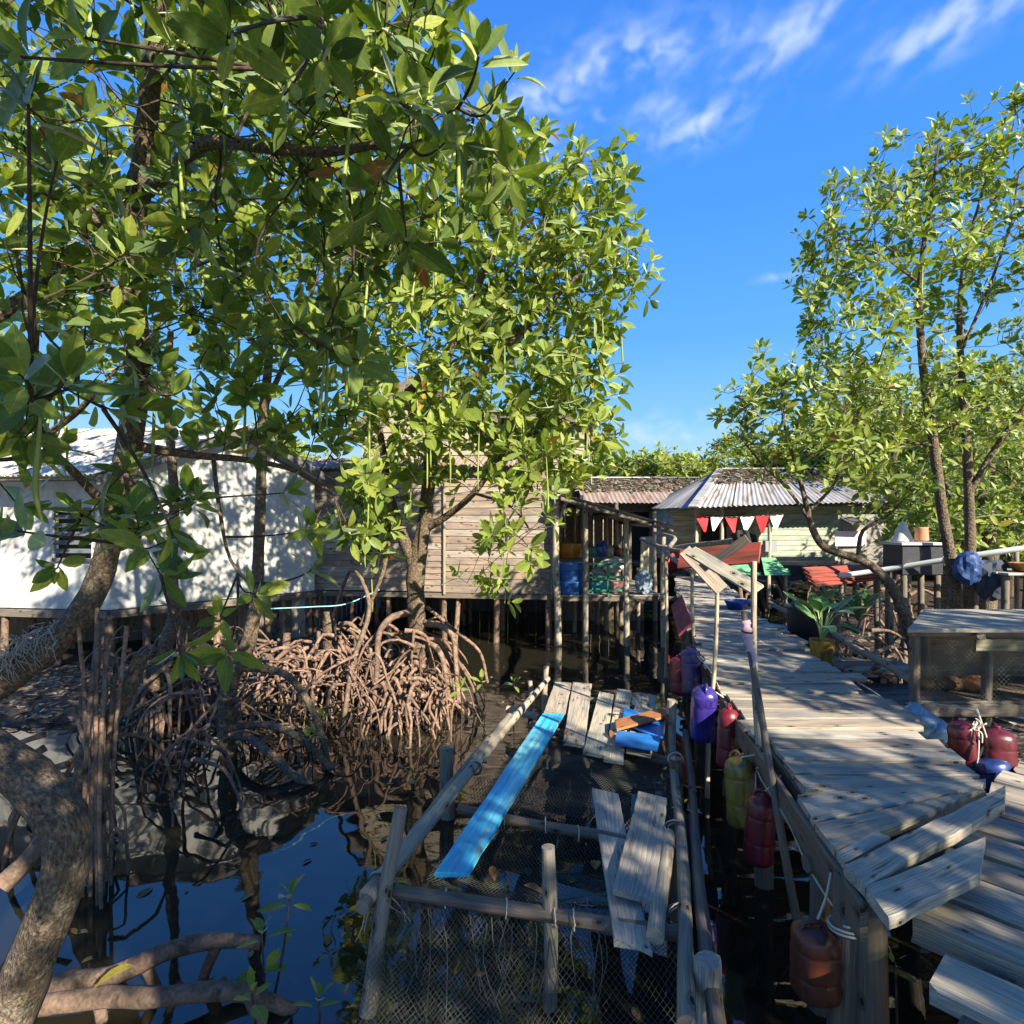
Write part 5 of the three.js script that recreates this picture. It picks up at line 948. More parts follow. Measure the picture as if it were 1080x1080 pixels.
{ // rail sticks on the left of the walk: each stands on its own
  reseed(231);
  const pole = (label, a, b, r0, r1, m = M.stick, bend = .03) => { const t = thing('rail_stick', label, 'stick', b.clone().setY(Math.max(b.y, -.5)), 'thin rail sticks along the left edge of the walk'); part('pole', stick(a, b, r0, r1, 8, bend, .14), m, t); return t; };
  pole('pale rail stick nearest the wrapped leaning pole', P(795, 592, 4.15), P(802, 1010, 4.15), .020, .024);
  pole('thin pale rail stick under the crossed boards', P(757, 592, 5.45), P(746, 880, 5.45), .018, .024);
  pole('short rail stick at the red edge board', P(730, 602, 7.9), P(733, 760, 7.9), .022, .026);
  pole('upright rail stick by the porch corner', P(702, 575, 9.6), P(702, 720, 9.6), .028, .03);
  const lean = pole('dark leaning pole with pink cloth wrapped round its head', P(784, 645, 3.95), P(846, 1000, 3.3), .019, .026, M.bamboo, .02);
  const a = P(784, 645, 3.95), b = P(846, 1000, 3.3), w = [];
  for (let i = 0; i <= 16; i++) { const t = lerp(.035, .14, i / 16); w.push(a.clone().lerp(b, t)); }
  part('cloth_wrap', skin(w, w.map((_, i) => .030 + .006 * Math.sin(i * 1.7) + (i > 12 ? -.006 : 0)), 10, .12), M.cloth, lean);
  part('tie', tube([0, 1, 2, 3, 4, 5, 6].map(k => a.clone().lerp(b, .075).add(V(Math.cos(k) * .036, .004 * k, Math.sin(k) * .036))), .005, 4, 12), M.clothBlack, lean);
  part('cloth_tail', tube([a.clone().lerp(b, .13), a.clone().lerp(b, .16).add(V(.015, 0, .02)), a.clone().lerp(b, .19).add(V(-.01, 0, .03))], [.02, .022, .004], 5, 8, .4), M.cloth, lean);
}
const barThing = (name, label, cat, A, B, w, th, m, up = V(0, .35, 1)) => { const t = thing(name, label, cat, A.clone()); part('board', plank(A, B, w, th, up, { seg: 4, rag: .006, ch: .003 }), m, t); return t; };
reseed(233);
barThing('rail_board', 'pale bare board slanting down to the rail stick', 'board', P(728, 580, 4.95), P(799, 621, 4.22), .105, .022, M.pale[2], V(0, .2, 1));
barThing('rail_board', 'grey brown board slanting down under the pale one', 'board', P(722, 580, 5.1), P(762, 622, 4.95), .115, .022, M.siding[2], V(0, .2, 1));
barThing('rail_board', 'dark board propped from the rail top to red board', 'board', P(744, 597, 5.0), P(788, 568, 4.8), .075, .025, M.bamboo, V(0, .3, 1));
barThing('red_board', 'flaking red painted board lying along the rail top', 'board', P(716, 589, 5.4), P(801, 582, 4.9), .19, .02, M.red, V(0, .45, .9));
barThing('red_edge_board', 'dull red board on the left edge of the far walk', 'board', V(edgeL(10.2) - .06, 1.11, -10.4), V(edgeL(7.9) - .10, 1.09, -7.9), .26, .03, mat([.30, .05, .06], .8, { map: paintCol }), V(-.75, .6, .3));
{
  reseed(234);
  const br = (label, pts, r) => { const q = pts.map(p => P(...p)), t = thing('rail_branch', label, 'branch', q[0].clone(), 'crooked branches lashed as hand rail'); part('stem', tube(q, r, 7, 14, .2), M.pole, t); };
  br('crooked hand rail branch reaching from porch to walk', [[676, 568, 9.8], [700, 578, 8.8], [728, 576, 7.4], [752, 574, 6.2], [790, 569, 5.3]], [.03, .035, .035, .035, .035]);
  br('bent hand rail branch below the longer one', [[690, 562, 9.4], [712, 568, 8.4], [706, 578, 8], [735, 582, 7]], [.025, .03, .03, .02]);
  br('rail branch slanting down past the red board', [[700, 580, 8.5], [716, 594, 7], [732, 604, 6.4]], [.03, .03, .03]);
  const q = P(797, 572, 5.2), t = thing('black_cloth', 'limp black cloth hung over the rail end', 'cloth', q.clone()), pos = [], uv = [], idx = [];
  for (let r = 0; r <= 10; r++) for (let c = 0; c <= 6; c++) { const f = r / 10, k = c / 6 - .5; pos.push(q.x - .12 + k * lerp(.20, .07, f) + f * .14, q.y + .06 - f * .36 + .05 * Math.cos(k * 3), q.z + .04 * Math.sin(k * 14 + f) + .03); uv.push(c / 6, f); }
  for (let r = 0; r < 10; r++) for (let c = 0; c < 6; c++) { const k = r * 7 + c; idx.push(k, k + 1, k + 7, k + 1, k + 8, k + 7); }
  part('cloth', geoFrom(pos, uv, idx), M.clothBlack, t);
}
{ // ropes
  reseed(235);
  const rp = (label, pts, r = .006, m = M.rope) => { const q = pts.map(p => P(...p)), t = thing('rope', label, 'rope', q[0].clone()); part('strand', tube(q, r, 5, (q.length - 1) * 6), m, t); return t; };
  const t = rp('long slack rope along the walk edge from float to float', [[736, 692, 6.4], [752, 712, 5.7], [770, 752, 4.95], [783, 770, 4.6], [797, 808, 4.1], [808, 830, 3.8], [832, 868, 3.35], [848, 905, 3.1], [868, 940, 2.85], [884, 963, 2.7], [893, 978, 2.56], [912, 975, 2.56]], .0055);
  for (let i = 0; i < 7; i++) { const p = P(797, 812, 4.08), e = P(797 + R(-25, 35), 812 + R(-10, 45), 4.0 + R(-.2, .2)); part('loose_end', tube([p, p.clone().lerp(e, .5).add(V(0, R(-.02, .05), 0)), e], .005, 4, 8), M.rope, t); }
  const k = P(884, 963, 2.68); for (let i = 0; i < 3; i++) part('loose_end', tube([k, k.clone().add(V(-.04, -.05, .02)), k.clone().add(V(-.07 + R(-.02, .02), -.10 + R(-.02, .02), .03))], .006, 5, 6), M.rope, t);
  for (let i = 0; i < 2; i++) part('loop', tube([0, 1, 2, 3, 4, 5, 6, 7].map(j => P(895, 975 + i * 4, 2.62).add(V(Math.cos(j * .95) * .078, .01 * Math.sin(j), Math.sin(j * .95) * .078))), .006, 5, 20), M.rope, t);
  rp('thin rope from the walk edge to the cage legs', [[893, 712, 6.0], [925, 732, 5.3], [950, 748, 4.9], [970, 742, 4.9], [1005, 745, 4.6], [1030, 750, 4.4]], .006);
  const c = rp('tangled pale rope between the two red floats', [[1030, 748, 4.3], [1034, 765, 4.2], [1028, 772, 4.2], [1038, 782, 4.15], [1032, 800, 4.15]], .01);
  for (let i = 0; i < 8; i++) { const p = P(1030 + R(-4, 6), 762 + R(-8, 12), 4.15), e = P(1033 + R(-12, 14), 785 + R(-25, 30), 4.12); part('loose_end', tube([p, p.clone().lerp(e, .5).add(V(R(-.03, .03), R(-.02, .04), .02)), e], .006, 4, 7), M.rope, c); }
  rp('pale blue line strung between roots and stump', [[285, 642, 7], [330, 640, 7.6], [365, 637, 8], [400, 622, 8.3]], .008, M.ropeBlue);
}
{ // wire cage on the right
  reseed(241);
  const d0 = 4.95, d1 = 5.75, x0 = P(962, 0, d0).x, x1 = x0 + 2.2, yT = 1.60, yB = 1.02;
  const sh = z => x0 + (-d0 - z) * .80, t = thing('wire_cage', 'wire mesh cage with plank lid on stilts at the right edge', 'cage', V(x0 + 1, 0, -5.3));
  for (let i = 0; i < 4; i++) { const z = -d0 + .12 - i * .27; part('lid_plank', board(V(sh(z) - .02 + R(-.02, .02), yT + .03, z), V(sh(z - .26) - .02, yT + .03, z - .26), V(x1 + .2, yT + .03, z - .26), V(x1 + .2, yT + .03, z), .03, { seg: 8, rag: .008, endRag: .02 }), pick(M.grey), t); }
  part('floor', board(V(x0, yB, -d0), V(sh(-d1), yB, -d1), V(x1, yB, -d1), V(x1, yB, -d0), .03), M.bamboo, t);  // darker wood than the lid, standing in for the unlit inside of the cage
  for (const z of [-d0, -d1]) { part('rail', plank(V(sh(z) - .05, yB - .02, z), V(x1, yB - .02, z), .06, .10), M.bamboo, t); part('rail', plank(V(sh(z) - .02, yT, z), V(x1, yT, z), .05, .05), M.bamboo, t); }
  for (const x of [x0 + .02, x0 + .62, x1 - .05]) for (const z of [-d0 - .03, -d1 + .03]) part('leg', stick(V(x + sh(z) - x0, yT, z), V(x + sh(z) - x0 + R(-.03, .03), -.6, z), .04, .045, 7), M.bamboo, t);
  for (const x of [x0 + .5, x0 + 1.1]) part('lid_bearer', stick(V(x, yT - .03, -d0 + .09), V(x + .4, yT - .03, -d1), .035, .035, 8), M.stick, t);
  part('board', plank(V(x0 + .5, yT - .12, -d0 + .03), V(x1, yT - .12, -d0 + .03), .10, .02, V(0, 0, 1)), mat([.42, .40, .28], .85, { map: woodCol }), t);
  netSurface((u, v) => V(lerp(x0, x0 + 1.2, u), lerp(yB, yT - .02, v), -d0 + .01 + .012 * fbm(u * 5, v * 4, 2, 2)), 30, 14, .0013, M.wire, 'wire_mesh', t);
  netSurface((u, v) => V(sh(lerp(-d0, -d1, u)), lerp(yB, yT - .02, v), lerp(-d0, -d1, u)), 20, 14, .0013, M.wire, 'wire_mesh', t);
  part('back_board', slab([V(sh(-d1), yB, -d1), V(x1, yB, -d1), V(x1, yT, -d1), V(sh(-d1), yT, -d1)], .02), M.bamboo, t);  // same dark wood: shade under the lid put into the colour
  // husks inside it
  for (let i = 0; i < 3; i++) { const q = thing('coconut_husk', ['brown coconut husk lit inside the wire cage', 'darker husk piece left in the wire cage', 'split husk lying flat in the wire cage'][i], 'husk', V(x0 + .75 - i * .2, yB, -d0 - .28 - i * .05)), g = new THREE.SphereGeometry(.11 - i * .015, 14, 9), p = g.attributes.position; for (let k = 0; k < p.count; k++) { const f = 1 + .3 * fbm(p.getX(k) * 12 + i, p.getY(k) * 12, p.getZ(k) * 12, 3); p.setXYZ(k, p.getX(k) * f * 1.5, p.getY(k) * f * .62, p.getZ(k) * f); } g.computeVertexNormals(); g.translate(q.position.x, yB + .065 - i * .008, q.position.z); part('shell', g, mat([[.42, .22, .12], [.24, .15, .09], [.36, .24, .14]][i], .95, { map: rootCol, bumpMap: rootBump, bumpScale: .01 }), q); }
}

// ============================================================ PORCH CLUTTER, RIGHT BANK, SMALL THINGS
const lathe = (prof, c, seg = 20) => { const g = new THREE.LatheGeometry(prof.map(([x, y]) => new THREE.Vector2(x, y)), seg); g.translate(c.x, c.y, c.z); return g; };
const blob = (c, sx, sy, sz, f = .25, freq = 5, s = 0) => { const g = new THREE.IcosahedronGeometry(1, 4), p = g.attributes.position; for (let i = 0; i < p.count; i++) { const x = p.getX(i), y = p.getY(i), z = p.getZ(i), k = 1 + f * 2 * fbm(x * freq * .4 + s, y * freq * .4, z * freq * .4 + s, 3); p.setXYZ(i, c.x + x * k * sx, c.y + y * k * sy, c.z + z * k * sz); } g.computeVertexNormals(); return g; };
{
  reseed(301);
  const c = P(602, 628, 12.35).setY(1.0), t = thing('blue_drum', 'blue plastic drum standing at the porch corner', 'drum', c.clone());
  part('body', lathe([[.001, 0], [.28, 0], [.30, .02], [.30, .2], [.315, .22], [.315, .25], [.30, .27], [.30, .46], [.315, .48], [.315, .51], [.30, .53], [.30, .62], [.29, .64], [.27, .64]], c, 26), plastic([.03, .16, .55]), t);
  part('lid', lathe([[.27, .63], [.001, .65]], c, 20), plastic([.03, .14, .48]), t);
  const o = P(600, 600, 13.0).setY(1.0), u = thing('orange_tub', 'ochre water tub raised behind the blue drum', 'tub', o.clone());
  part('stand', box(o.x, 1.34, o.z, .5, .68, .4), M.dark, u); part('body', lathe([[.001, .69], [.26, .69], [.29, 1.0], [.30, 1.0], [.30, .98]], o, 22), plastic([.55, .24, .02]), u);
}
const clutter = (name, label, cat, g, m) => { g.computeBoundingBox(); const b = g.boundingBox, t = thing(name, label, cat, V((b.min.x + b.max.x) / 2, b.min.y, (b.min.z + b.max.z) / 2)); part('body', g, m, t); return t; };
reseed(302);
clutter('white_sack', 'crumpled white sack heaped on the green porch rail', 'sack', blob(P(648, 596, 12.35), .26, .15, .18, .3, 7, 1), mat([.62, .60, .55], .9, { map: dirtCol }));
clutter('grey_sack', 'grey sack slumped behind the green porch rail', 'sack', blob(P(634, 604, 12.5), .2, .12, .16, .3, 7, 4), mat([.36, .35, .33], .9, { map: dirtCol }));
clutter('net_bundle', 'blue grey bundle of netting at the porch end', 'bundle', blob(P(679, 614, 12.1), .17, .24, .16, .3, 9, 2), mat([.26, .34, .44], .9, { map: dirtCol }));
clutter('hanging_sheet', 'pale sheet hanging from the porch roof corner', 'sheet', (() => { const a = P(676, 566, 12.15), pos = [], uv = [], idx = []; for (let r = 0; r <= 8; r++) for (let c = 0; c <= 8; c++) { pos.push(a.x + c / 8 * .26 - .02 * r / 8, a.y - r / 8 * .78, a.z + .035 * Math.sin(c * 1.7) * (.4 + r / 8)); uv.push(c / 8 * .3, r / 8); } for (let r = 0; r < 8; r++) for (let c = 0; c < 8; c++) { const k = r * 9 + c; idx.push(k, k + 1, k + 9, k + 1, k + 10, k + 9); } return geoFrom(pos, uv, idx); })(), mat([.55, .50, .40], .9, { map: dirtCol }));
for (const [px, py, d, w, h, m, label, name] of [[632, 577, 12.8, .09, .3, [.03, .10, .42], 'blue bottle standing left on the porch shelf', 'bottle'], [637, 575, 12.85, .085, .34, [.05, .14, .5], 'taller blue bottle second on the porch shelf', 'bottle'], [643, 579, 12.8, .09, .24, [.55, .5, .36], 'cream jar on the porch shelf', 'jar'], [651, 580, 12.9, .1, .22, [.42, .08, .04], 'brown red tin on the porch shelf', 'tin'], [624, 580, 12.8, .12, .26, [.10, .28, .20], 'green jug on the porch shelf', 'jug']])
  { const c = P(px, py, d); c.y = 1.72; clutter(name, label, name, lathe([[.001, 0], [w, 0], [w, h * .62], [w * .8, h * .75], [w * .35, h * .85], [w * .35, h], [.001, h]], c, 14), plastic(m)); }
{ const a = P(619, 0, 12.85), b = P(660, 0, 12.85), t = thing('porch_shelf', 'plank shelf with bottles at the back of the porch', 'shelf', V((a.x + b.x) / 2, 1.0, -12.85)); part('top', plank(V(a.x, 1.72, -12.85), V(b.x, 1.72, -12.85), .34, .03), M.grey[2], t); for (const x of [a.x + .08, b.x - .08]) part('leg', stick(V(x, 1.69, -12.85), V(x, 1.0, -12.85), .03, .03, 6), M.dark, t); }
clutter('turquoise_crate', 'turquoise crate on the porch floor behind the rail', 'crate', box(P(632, 0, 12.5).x, 1.13, -12.5, .42, .24, .3, .2, .02), plastic([.05, .38, .42]));
clutter('pink_box', 'faded pink box on the porch floor behind the rail', 'box', box(P(652, 0, 12.5).x, 1.12, -12.45, .32, .22, .26, -.3, .02), plastic([.55, .28, .28]));
clutter('red_sack', 'dark red sack by the low house door', 'sack', blob(P(708, 592, 17), .22, .34, .2, .25, 6, 9), mat([.30, .04, .04], .9));
// green slatted bench before the green house
{
  reseed(311);
  const t = thing('green_bench', 'pale green slatted bench platform before the green house', 'bench', P(790, 596, 14.6).setY(.9)), gm = [mat([.16, .50, .22], .7, { map: paintCol }), mat([.22, .56, .28], .7, { map: paintCol })];
  const x0 = P(748, 0, 14.5).x, x1 = P(826, 0, 14.5).x;
  for (let i = 0; i < 6; i++) part('slat', plank(V(x0 + R(-.04, .04), 1.26 + i * .055, -14.1 - i * .16), V(x1 + R(-.04, .04), 1.26 + i * .055, -14.1 - i * .16), .15, .025, V(0, .9, .4)), gm[i % 2], t);
  for (const x of [x0 + .1, (x0 + x1) / 2, x1 - .1]) part('leg', stick(V(x, 1.25, -14.15), V(x, .0, -14.15), .04, .045, 6), M.pole, t);
  const q = thing('grey_box', 'small grey box against the green house wall', 'box', P(811, 575, 15.8)); part('body', box(P(811, 0, 15.8).x, EYE - 28 / 640 * 15.8, -15.75, .3, .28, .2), mat([.22, .23, .25], .7), q);
}
{ // planter with the big leaved plant, on its stand
  reseed(321);
  const s = P(866, 706, 6.75), st = thing('plant_stand', 'low dark plank table under the yellow plant pot', 'table', V(s.x, 0, s.z)), top = .90;
  for (let i = 0; i < 3; i++) part('top_plank', plank(V(s.x - .35, top, s.z + .2 - i * .2), V(s.x + .95, top, s.z + .2 - i * .2), .19, .03), pick([M.grey[2], M.dark]), st);
  for (const [x, z] of [[-.25, .15], [.85, .15], [-.25, -.3], [.85, -.3]]) part('leg', stick(V(s.x + x, top - .03, s.z + z), V(s.x + x, -.3, s.z + z), .03, .03, 6), M.dark, st);
  const c = V(s.x, top, s.z + .02), t = thing('potted_plant', 'broad leaved plant in a mottled yellow pot beside the walk', 'potted plant', c.clone());
  part('pot', lathe([[.001, 0], [.10, 0], [.105, .02], [.128, .25], [.132, .27], [.122, .27], [.11, .235], [.001, .23]], c, 22), mat([.52, .36, .03], .6, { map: rootCol }), t);
  const lm = [leafMat([.10, .26, .05], .35), leafMat([.15, .33, .07], .35), leafMat([.22, .40, .10], .35)];
  for (let i = 0; i < 13; i++) {
    const an = i * 2.4, out = R(.10, .30), up = R(.26, .50) - out * .3, s0 = c.clone().add(V(0, .24, 0)), e = s0.clone().add(V(Math.cos(an) * out * .5, up, Math.sin(an) * out * .5));
    const stem = part('stem', tube([s0, s0.clone().lerp(e, .5).add(V(0, .04, 0)), e], [.008, .007, .005], 5, 6), mat([.30, .42, .16], .6), t);
    const m = new THREE.Mesh(LEAVES[i % 5], lm[i % 3]); m.name = 'leaf'; const d = V(Math.cos(an), R(.3, 1.2) * (out > .24 ? .35 : 1), Math.sin(an)).normalize();
    mtx({ p: e, d, n: V(0, 1, 0).addScaledVector(d, -d.y).normalize(), L: R(.28, .40) }).decompose(m.position, m.quaternion, m.scale); m.scale.x *= 1.05; m.position.sub(c); m.castShadow = true; t.add(m);
  }
}
{ // pots, tyre, tub and boards right of the far walk
  reseed(331);
  const bp = P(858, 668, 8.3).setY(.55), t = thing('black_pot', 'big black plastic planter behind the potted plant', 'planter', bp.clone()); part('body', lathe([[.001, 0], [.30, 0], [.34, .72], [.37, .74], [.36, .77], [.32, .74], [.30, .6], [.001, .58]], bp, 24), plastic([.012, .012, .014], .6), t);
  const pb = thing('planter_bench', 'plank shelf carrying the black planter', 'shelf', V(bp.x, 0, bp.z)); for (let i = 0; i < 3; i++) part('plank', plank(V(bp.x - .6, .55, bp.z + .26 - i * .26), V(bp.x + .7, .55, bp.z + .26 - i * .26), .25, .03), M.dark, pb); for (const x of [-.5, .6]) part('leg', stick(V(bp.x + x, .52, bp.z), V(bp.x + x, -.3, bp.z), .04, .04, 6), M.dark, pb);
  const ty = thing('old_tyre', 'old black tyre lying by the blue tarp', 'tyre', P(845, 688, 7.5).setY(.72)), tg = new THREE.TorusGeometry(.26, .11, 10, 26); tg.rotateX(Math.PI / 2); const tq = P(845, 680, 7.6); tg.translate(tq.x, .83, tq.z); part('body', tg, mat([.02, .02, .02], .85), ty);
  const tb = thing('blue_tarp', 'blue tarp sheet spread beside the walk', 'tarp', P(838, 694, 7.3).setY(.68)), tp = P(838, 694, 7.3), pos = [], uv = [], idx = [];
  for (let r = 0; r <= 10; r++) for (let c = 0; c <= 16; c++) { pos.push(tp.x - .3 + c / 16 * 1.2, .70 + .04 * fbm(c * .4, r * .4, 3, 3), tp.z + .35 - r / 10 * 1.0); uv.push(c, r); } for (let r = 0; r < 10; r++) for (let c = 0; c < 16; c++) { const k = r * 17 + c; idx.push(k, k + 1, k + 17, k + 1, k + 18, k + 17); }
  part('sheet', geoFrom(pos, uv, idx), mat([.03, .11, .36], .55), tb);
  part('frame', mergeGeometries([.0, .5, 1].map(k => plank(V(tp.x - .3 + k * 1.2, .655, tp.z + .3), V(tp.x - .3 + k * 1.2, .655, tp.z - .6), .1, .06))), M.dark, tb); for (const x of [-.25, .8]) part('leg', stick(V(tp.x + x, .6, tp.z), V(tp.x + x, -.3, tp.z), .04, .04, 6), M.dark, tb);
  const bk = P(782, 640, 10.2).setY(1.0), b = thing('blue_bucket', 'round blue basin on the walk edge', 'basin', bk.clone()); part('body', lathe([[.001, 0], [.15, 0], [.2, .14], [.215, .145], [.205, .125], [.15, .02], [.001, .02]], bk.clone().setX(edgeR(10.2) - .25), 22), plastic([.02, .08, .50]), b);
  const wb = thing('white_board', 'white painted board leaning by the tyre', 'board', P(815, 662, 8.5)); part('board', plank(P(806, 664, 8.5), P(845, 668, 8.4), .22, .025, V(0, .6, .8)), mat([.62, .64, .66], .7, { map: paintCol }), wb);
  for (const [label, a, bb] of [['long grey pole lying from the plant to the cage', [880, 668, 7.4], [968, 722, 5.6]], ['grey pole propped beside the black planter', [812, 636, 9.4], [848, 656, 8.6]]]) { const A = P(...a), B = P(...bb), q = thing('loose_pole', label, 'pole', A.clone()); part('pole', stick(A, B, .035, .04, 7), M.pole, q); }
}
{ // red planks and the pipe
  reseed(341);
  const t = thing('red_planks', 'stack of red brown boards jutting over the planters', 'planks', P(850, 605, 9.6));
  for (let i = 0; i < 4; i++) part('plank', plank(P(850 + i * 2, 601 + i * 4.5, 9.5 - i * .06), P(938, 597 + i * 3.2, 10.6), .16, .03, V(0, .8, .5)), M.red, t);
  for (const [px, d] of [[872, 9.8], [925, 10.3]]) part('trestle', stick(P(px, 612, d), P(px, 700, d).setY(0), .05, .05, 6), M.dark, t);
  const p = thing('water_pipe', 'pale plastic water pipe running to the right edge', 'pipe', P(900, 607, 9.6)), line = [P(880, 608, 9.8), P(925, 602, 9.6), P(1000, 590, 9.0), P(1060, 581, 8.6), P(1150, 569, 8.2)]; part('pipe', tube(line, .042, 10, 16), M.pipe, p);
  part('joint', skin([line[2].clone().lerp(line[1], .04), line[2], line[2].clone().lerp(line[3], .06)], [.05, .05, .05], 10), M.pipe, p);
  for (const [px, py, d] of [[940, 600, 9.5], [1072, 580, 8.5]]) part('prop', stick(P(px, py + 2, d), P(px, 700, d).setY(.1), .03, .035, 6), M.pole, p);
}
{ // dark tank with pale things on it, blue bag, shelves by the trees
  reseed(351);
  const d = 9.6, c = P(962, 590, d), t = thing('dark_tank', 'dark navy water tank on posts behind the pipe', 'tank', c.clone().setY(1.4));
  part('body', box(c.x, EYE - 42 / 640 * d, c.z, .62, .46, .5, 0, .03), plastic([.015, .02, .035], .5), t); part('rim', box(c.x, EYE - 25 / 640 * d, c.z, .68, .04, .56), mat([.42, .43, .42], .6), t);
  for (const x of [-.26, .26]) for (const z of [-.18, .2]) part('post', stick(V(c.x + x, 1.64, c.z + z), V(c.x + x, .1, c.z + z), .045, .05, 6), M.dark, t);
  clutter('cone_cover', 'pale cone shaped cover standing on the tank', 'cover', lathe([[.15, 0], [.10, .14], [.03, .3], [.001, .32]], P(952, 575, d).setY(EYE - 24 / 640 * d + .02), 14), mat([.62, .58, .52], .8));
  clutter('rusty_can', 'rusty can beside the pale cone on the tank', 'can', lathe([[.001, 0], [.09, 0], [.10, .02], [.09, .2], [.1, .22], [.001, .22]], P(972, 570, d).setY(EYE - 24 / 640 * d + .02), 14), mat([.42, .20, .11], .8));
  clutter('blue_bag', 'blue plastic bag hung on the grey stem', 'bag', blob(P(1021, 600, 8.35), .19, .23, .16, .22, 6, 3), mat([.012, .045, .16], .6));
  clutter('dark_bag', 'dark cloth bag hanging below the blue bag', 'bag', blob(P(1045, 612, 8.3), .22, .28, .16, .25, 6, 6), mat([.03, .04, .06], .9));
  const sh = thing('bank_table', 'plank table with amber tray at the right edge', 'table', P(1075, 606, 8).setY(.2)); for (let i = 0; i < 4; i++) part('top_plank', plank(P(1058, 0, 8).setY(1.80).add(V(0, 0, -i * .2)), P(1150, 0, 8).setY(1.80).add(V(0, 0, -i * .2)), .18, .03), pick(M.grey), sh); for (const [px, z] of [[1064, -8.05], [1064, -8.6], [1130, -8.05]]) part('leg', stick(V(P(px, 0, 8).x, 1.77, z), V(P(px, 0, 8).x, .1, z), .045, .05, 6), M.dark, sh);
  clutter('amber_tray', 'amber coloured tray on the right bank table', 'tray', (() => { const q = P(1085, 0, 8.1).setY(1.812); return lathe([[.001, .0], [.17, 0], [.21, .10], [.23, .11], [.21, .11], [.16, .02], [.001, .02]], q, 18); })(), plastic([.34, .15, .03]));
  // low grey boards on the mud
  const gp = thing('low_platform', 'low grey board platform on the mud behind the cage', 'platform', P(930, 725, 6).setY(.6)); for (let i = 0; i < 6; i++) { const a = P(886 + i * 3, 718, 6.2), y = .72; part('board', board(V(2.98 + .02 * i, y, -5.3 - i * .22), V(2.98 + .02 * i, y, -5.5 - i * .22), V(4.35, y, -5.5 - i * .22), V(4.35, y, -5.3 - i * .22), .03, { seg: 4, rag: .006 }), mat([.24, .26, .29], .75, { map: woodCol }), gp); } for (const x of [3.3, 4.2]) for (const z of [-5.4, -6.3]) part('leg', stick(V(x, .69, z), V(x, -.3, z), .05, .05, 6), M.dark, gp);
  // window shutter and cloth of the neighbour beside the green house
  const sd = thing('lean_to', 'shaded lean-to with dark awning right of the green house', 'shed', P(905, 600, 14.5).setY(.4)), X = px => P(px, 0, 14.5).x;
  for (let i = 0; i < 8; i++) part('wall_board', plank(V(X(884), 1.5 + i * .15, -14.5), V(X(962), 1.5 + i * .15, -14.5), .148, .02, V(0, 0, 1)), mat([.56, .54, .52], .85, { map: woodCol }), sd);
  part('awning', board(V(X(886), 2.40, -14.0), V(X(886), 2.55, -14.5), V(X(912), 2.55, -14.5), V(X(912), 2.40, -14.0), .03), mat([.06, .06, .07], .7), sd); for (const x of [X(888), X(925), X(960)]) part('post', stick(V(x, 2.6, -14.55), V(x, 0, -14.55), .05, .05, 6), M.dark, sd);
  clutter('pink_cloth', 'pinkish cloth hung on the lean-to wall', 'cloth', box(X(895), 2.05, -14.42, .75, .36, .03, .05, .004), mat([.62, .54, .56], .9));
}
{ // ferny undergrowth and roots on the right bank
  reseed(361);
  const strap = (label, px, py, d, n, L, c) => { const p = P(px, py, d), t = thing('strap_plant', label, 'plant', p.clone()); const lm = leafMat(c, .4); for (let i = 0; i < n; i++) { const an = R(0, 6.28), o = L * R(.5, .9), e = p.clone().add(V(Math.cos(an) * o, L * R(.1, .6), Math.sin(an) * o)), m = p.clone().lerp(e, .5).add(V(0, L * R(.35, .5), 0)), k = V(-Math.sin(an), 0, Math.cos(an)).multiplyScalar(.028), cv = bez(p, m, e, 7), pos = [], uv = [], idx = []; cv.forEach((q, j) => { const w = Math.sin(Math.PI * lerp(.18, 1, j / 7)); for (const s of [-1, 0, 1]) { pos.push(q.x + k.x * s * w, q.y + (s ? .012 * w : 0), q.z + k.z * s * w); uv.push(.5 + s * .5, j / 7); } if (j) for (const s of [0, 1]) { const b = (j - 1) * 3 + s; idx.push(b, b + 1, b + 3, b + 1, b + 4, b + 3); } }); part('leaf', geoFrom(pos, uv, idx), lm, t); } };
  strap('arching strap leaved plant beside the black planter', 905, 655, 7.6, 12, .62, [.13, .26, .06]);
  strap('yellowish strap plant under the red boards', 876, 640, 8.6, 9, .5, [.25, .30, .07]);
  strap('small strap plant under the crooked stem', 915, 640, 8.2, 12, .45, [.15, .30, .06]);
  const st = thing('root_tangle', 'tangle of dead roots on the right bank under the crooked stem', 'roots', P(920, 690, 7).setY(.2));
  for (let i = 0; i < 46; i++) { const a = P(R(870, 985), 0, R(6.3, 9.2)).setY(.2), an = R(0, 6.28), o = R(.3, 1.0); const h = R(.15, .8); part('prop_root', stilt(a.clone().setY(h + .2), V(a.x + Math.cos(an) * o, .05, a.z + Math.sin(an) * o), R(.02, .2), R(.012, .026)), pick(M.root), st); }
  const s2 = thing('root_tangle', 'mangrove roots crowding under the green house posts', 'roots', P(840, 640, 13).setY(.2));
  for (let i = 0; i < 60; i++) { const d = R(11, 15), a = V(R(4.4, 9.4), R(.5, 1.1), -d), an = R(0, 6.28), o = R(.2, .9); part('prop_root', stilt(a, V(a.x + Math.cos(an) * o, .0, a.z + Math.sin(an) * o), R(.02, .2), R(.018, .032)), pick(M.root), s2); }
}
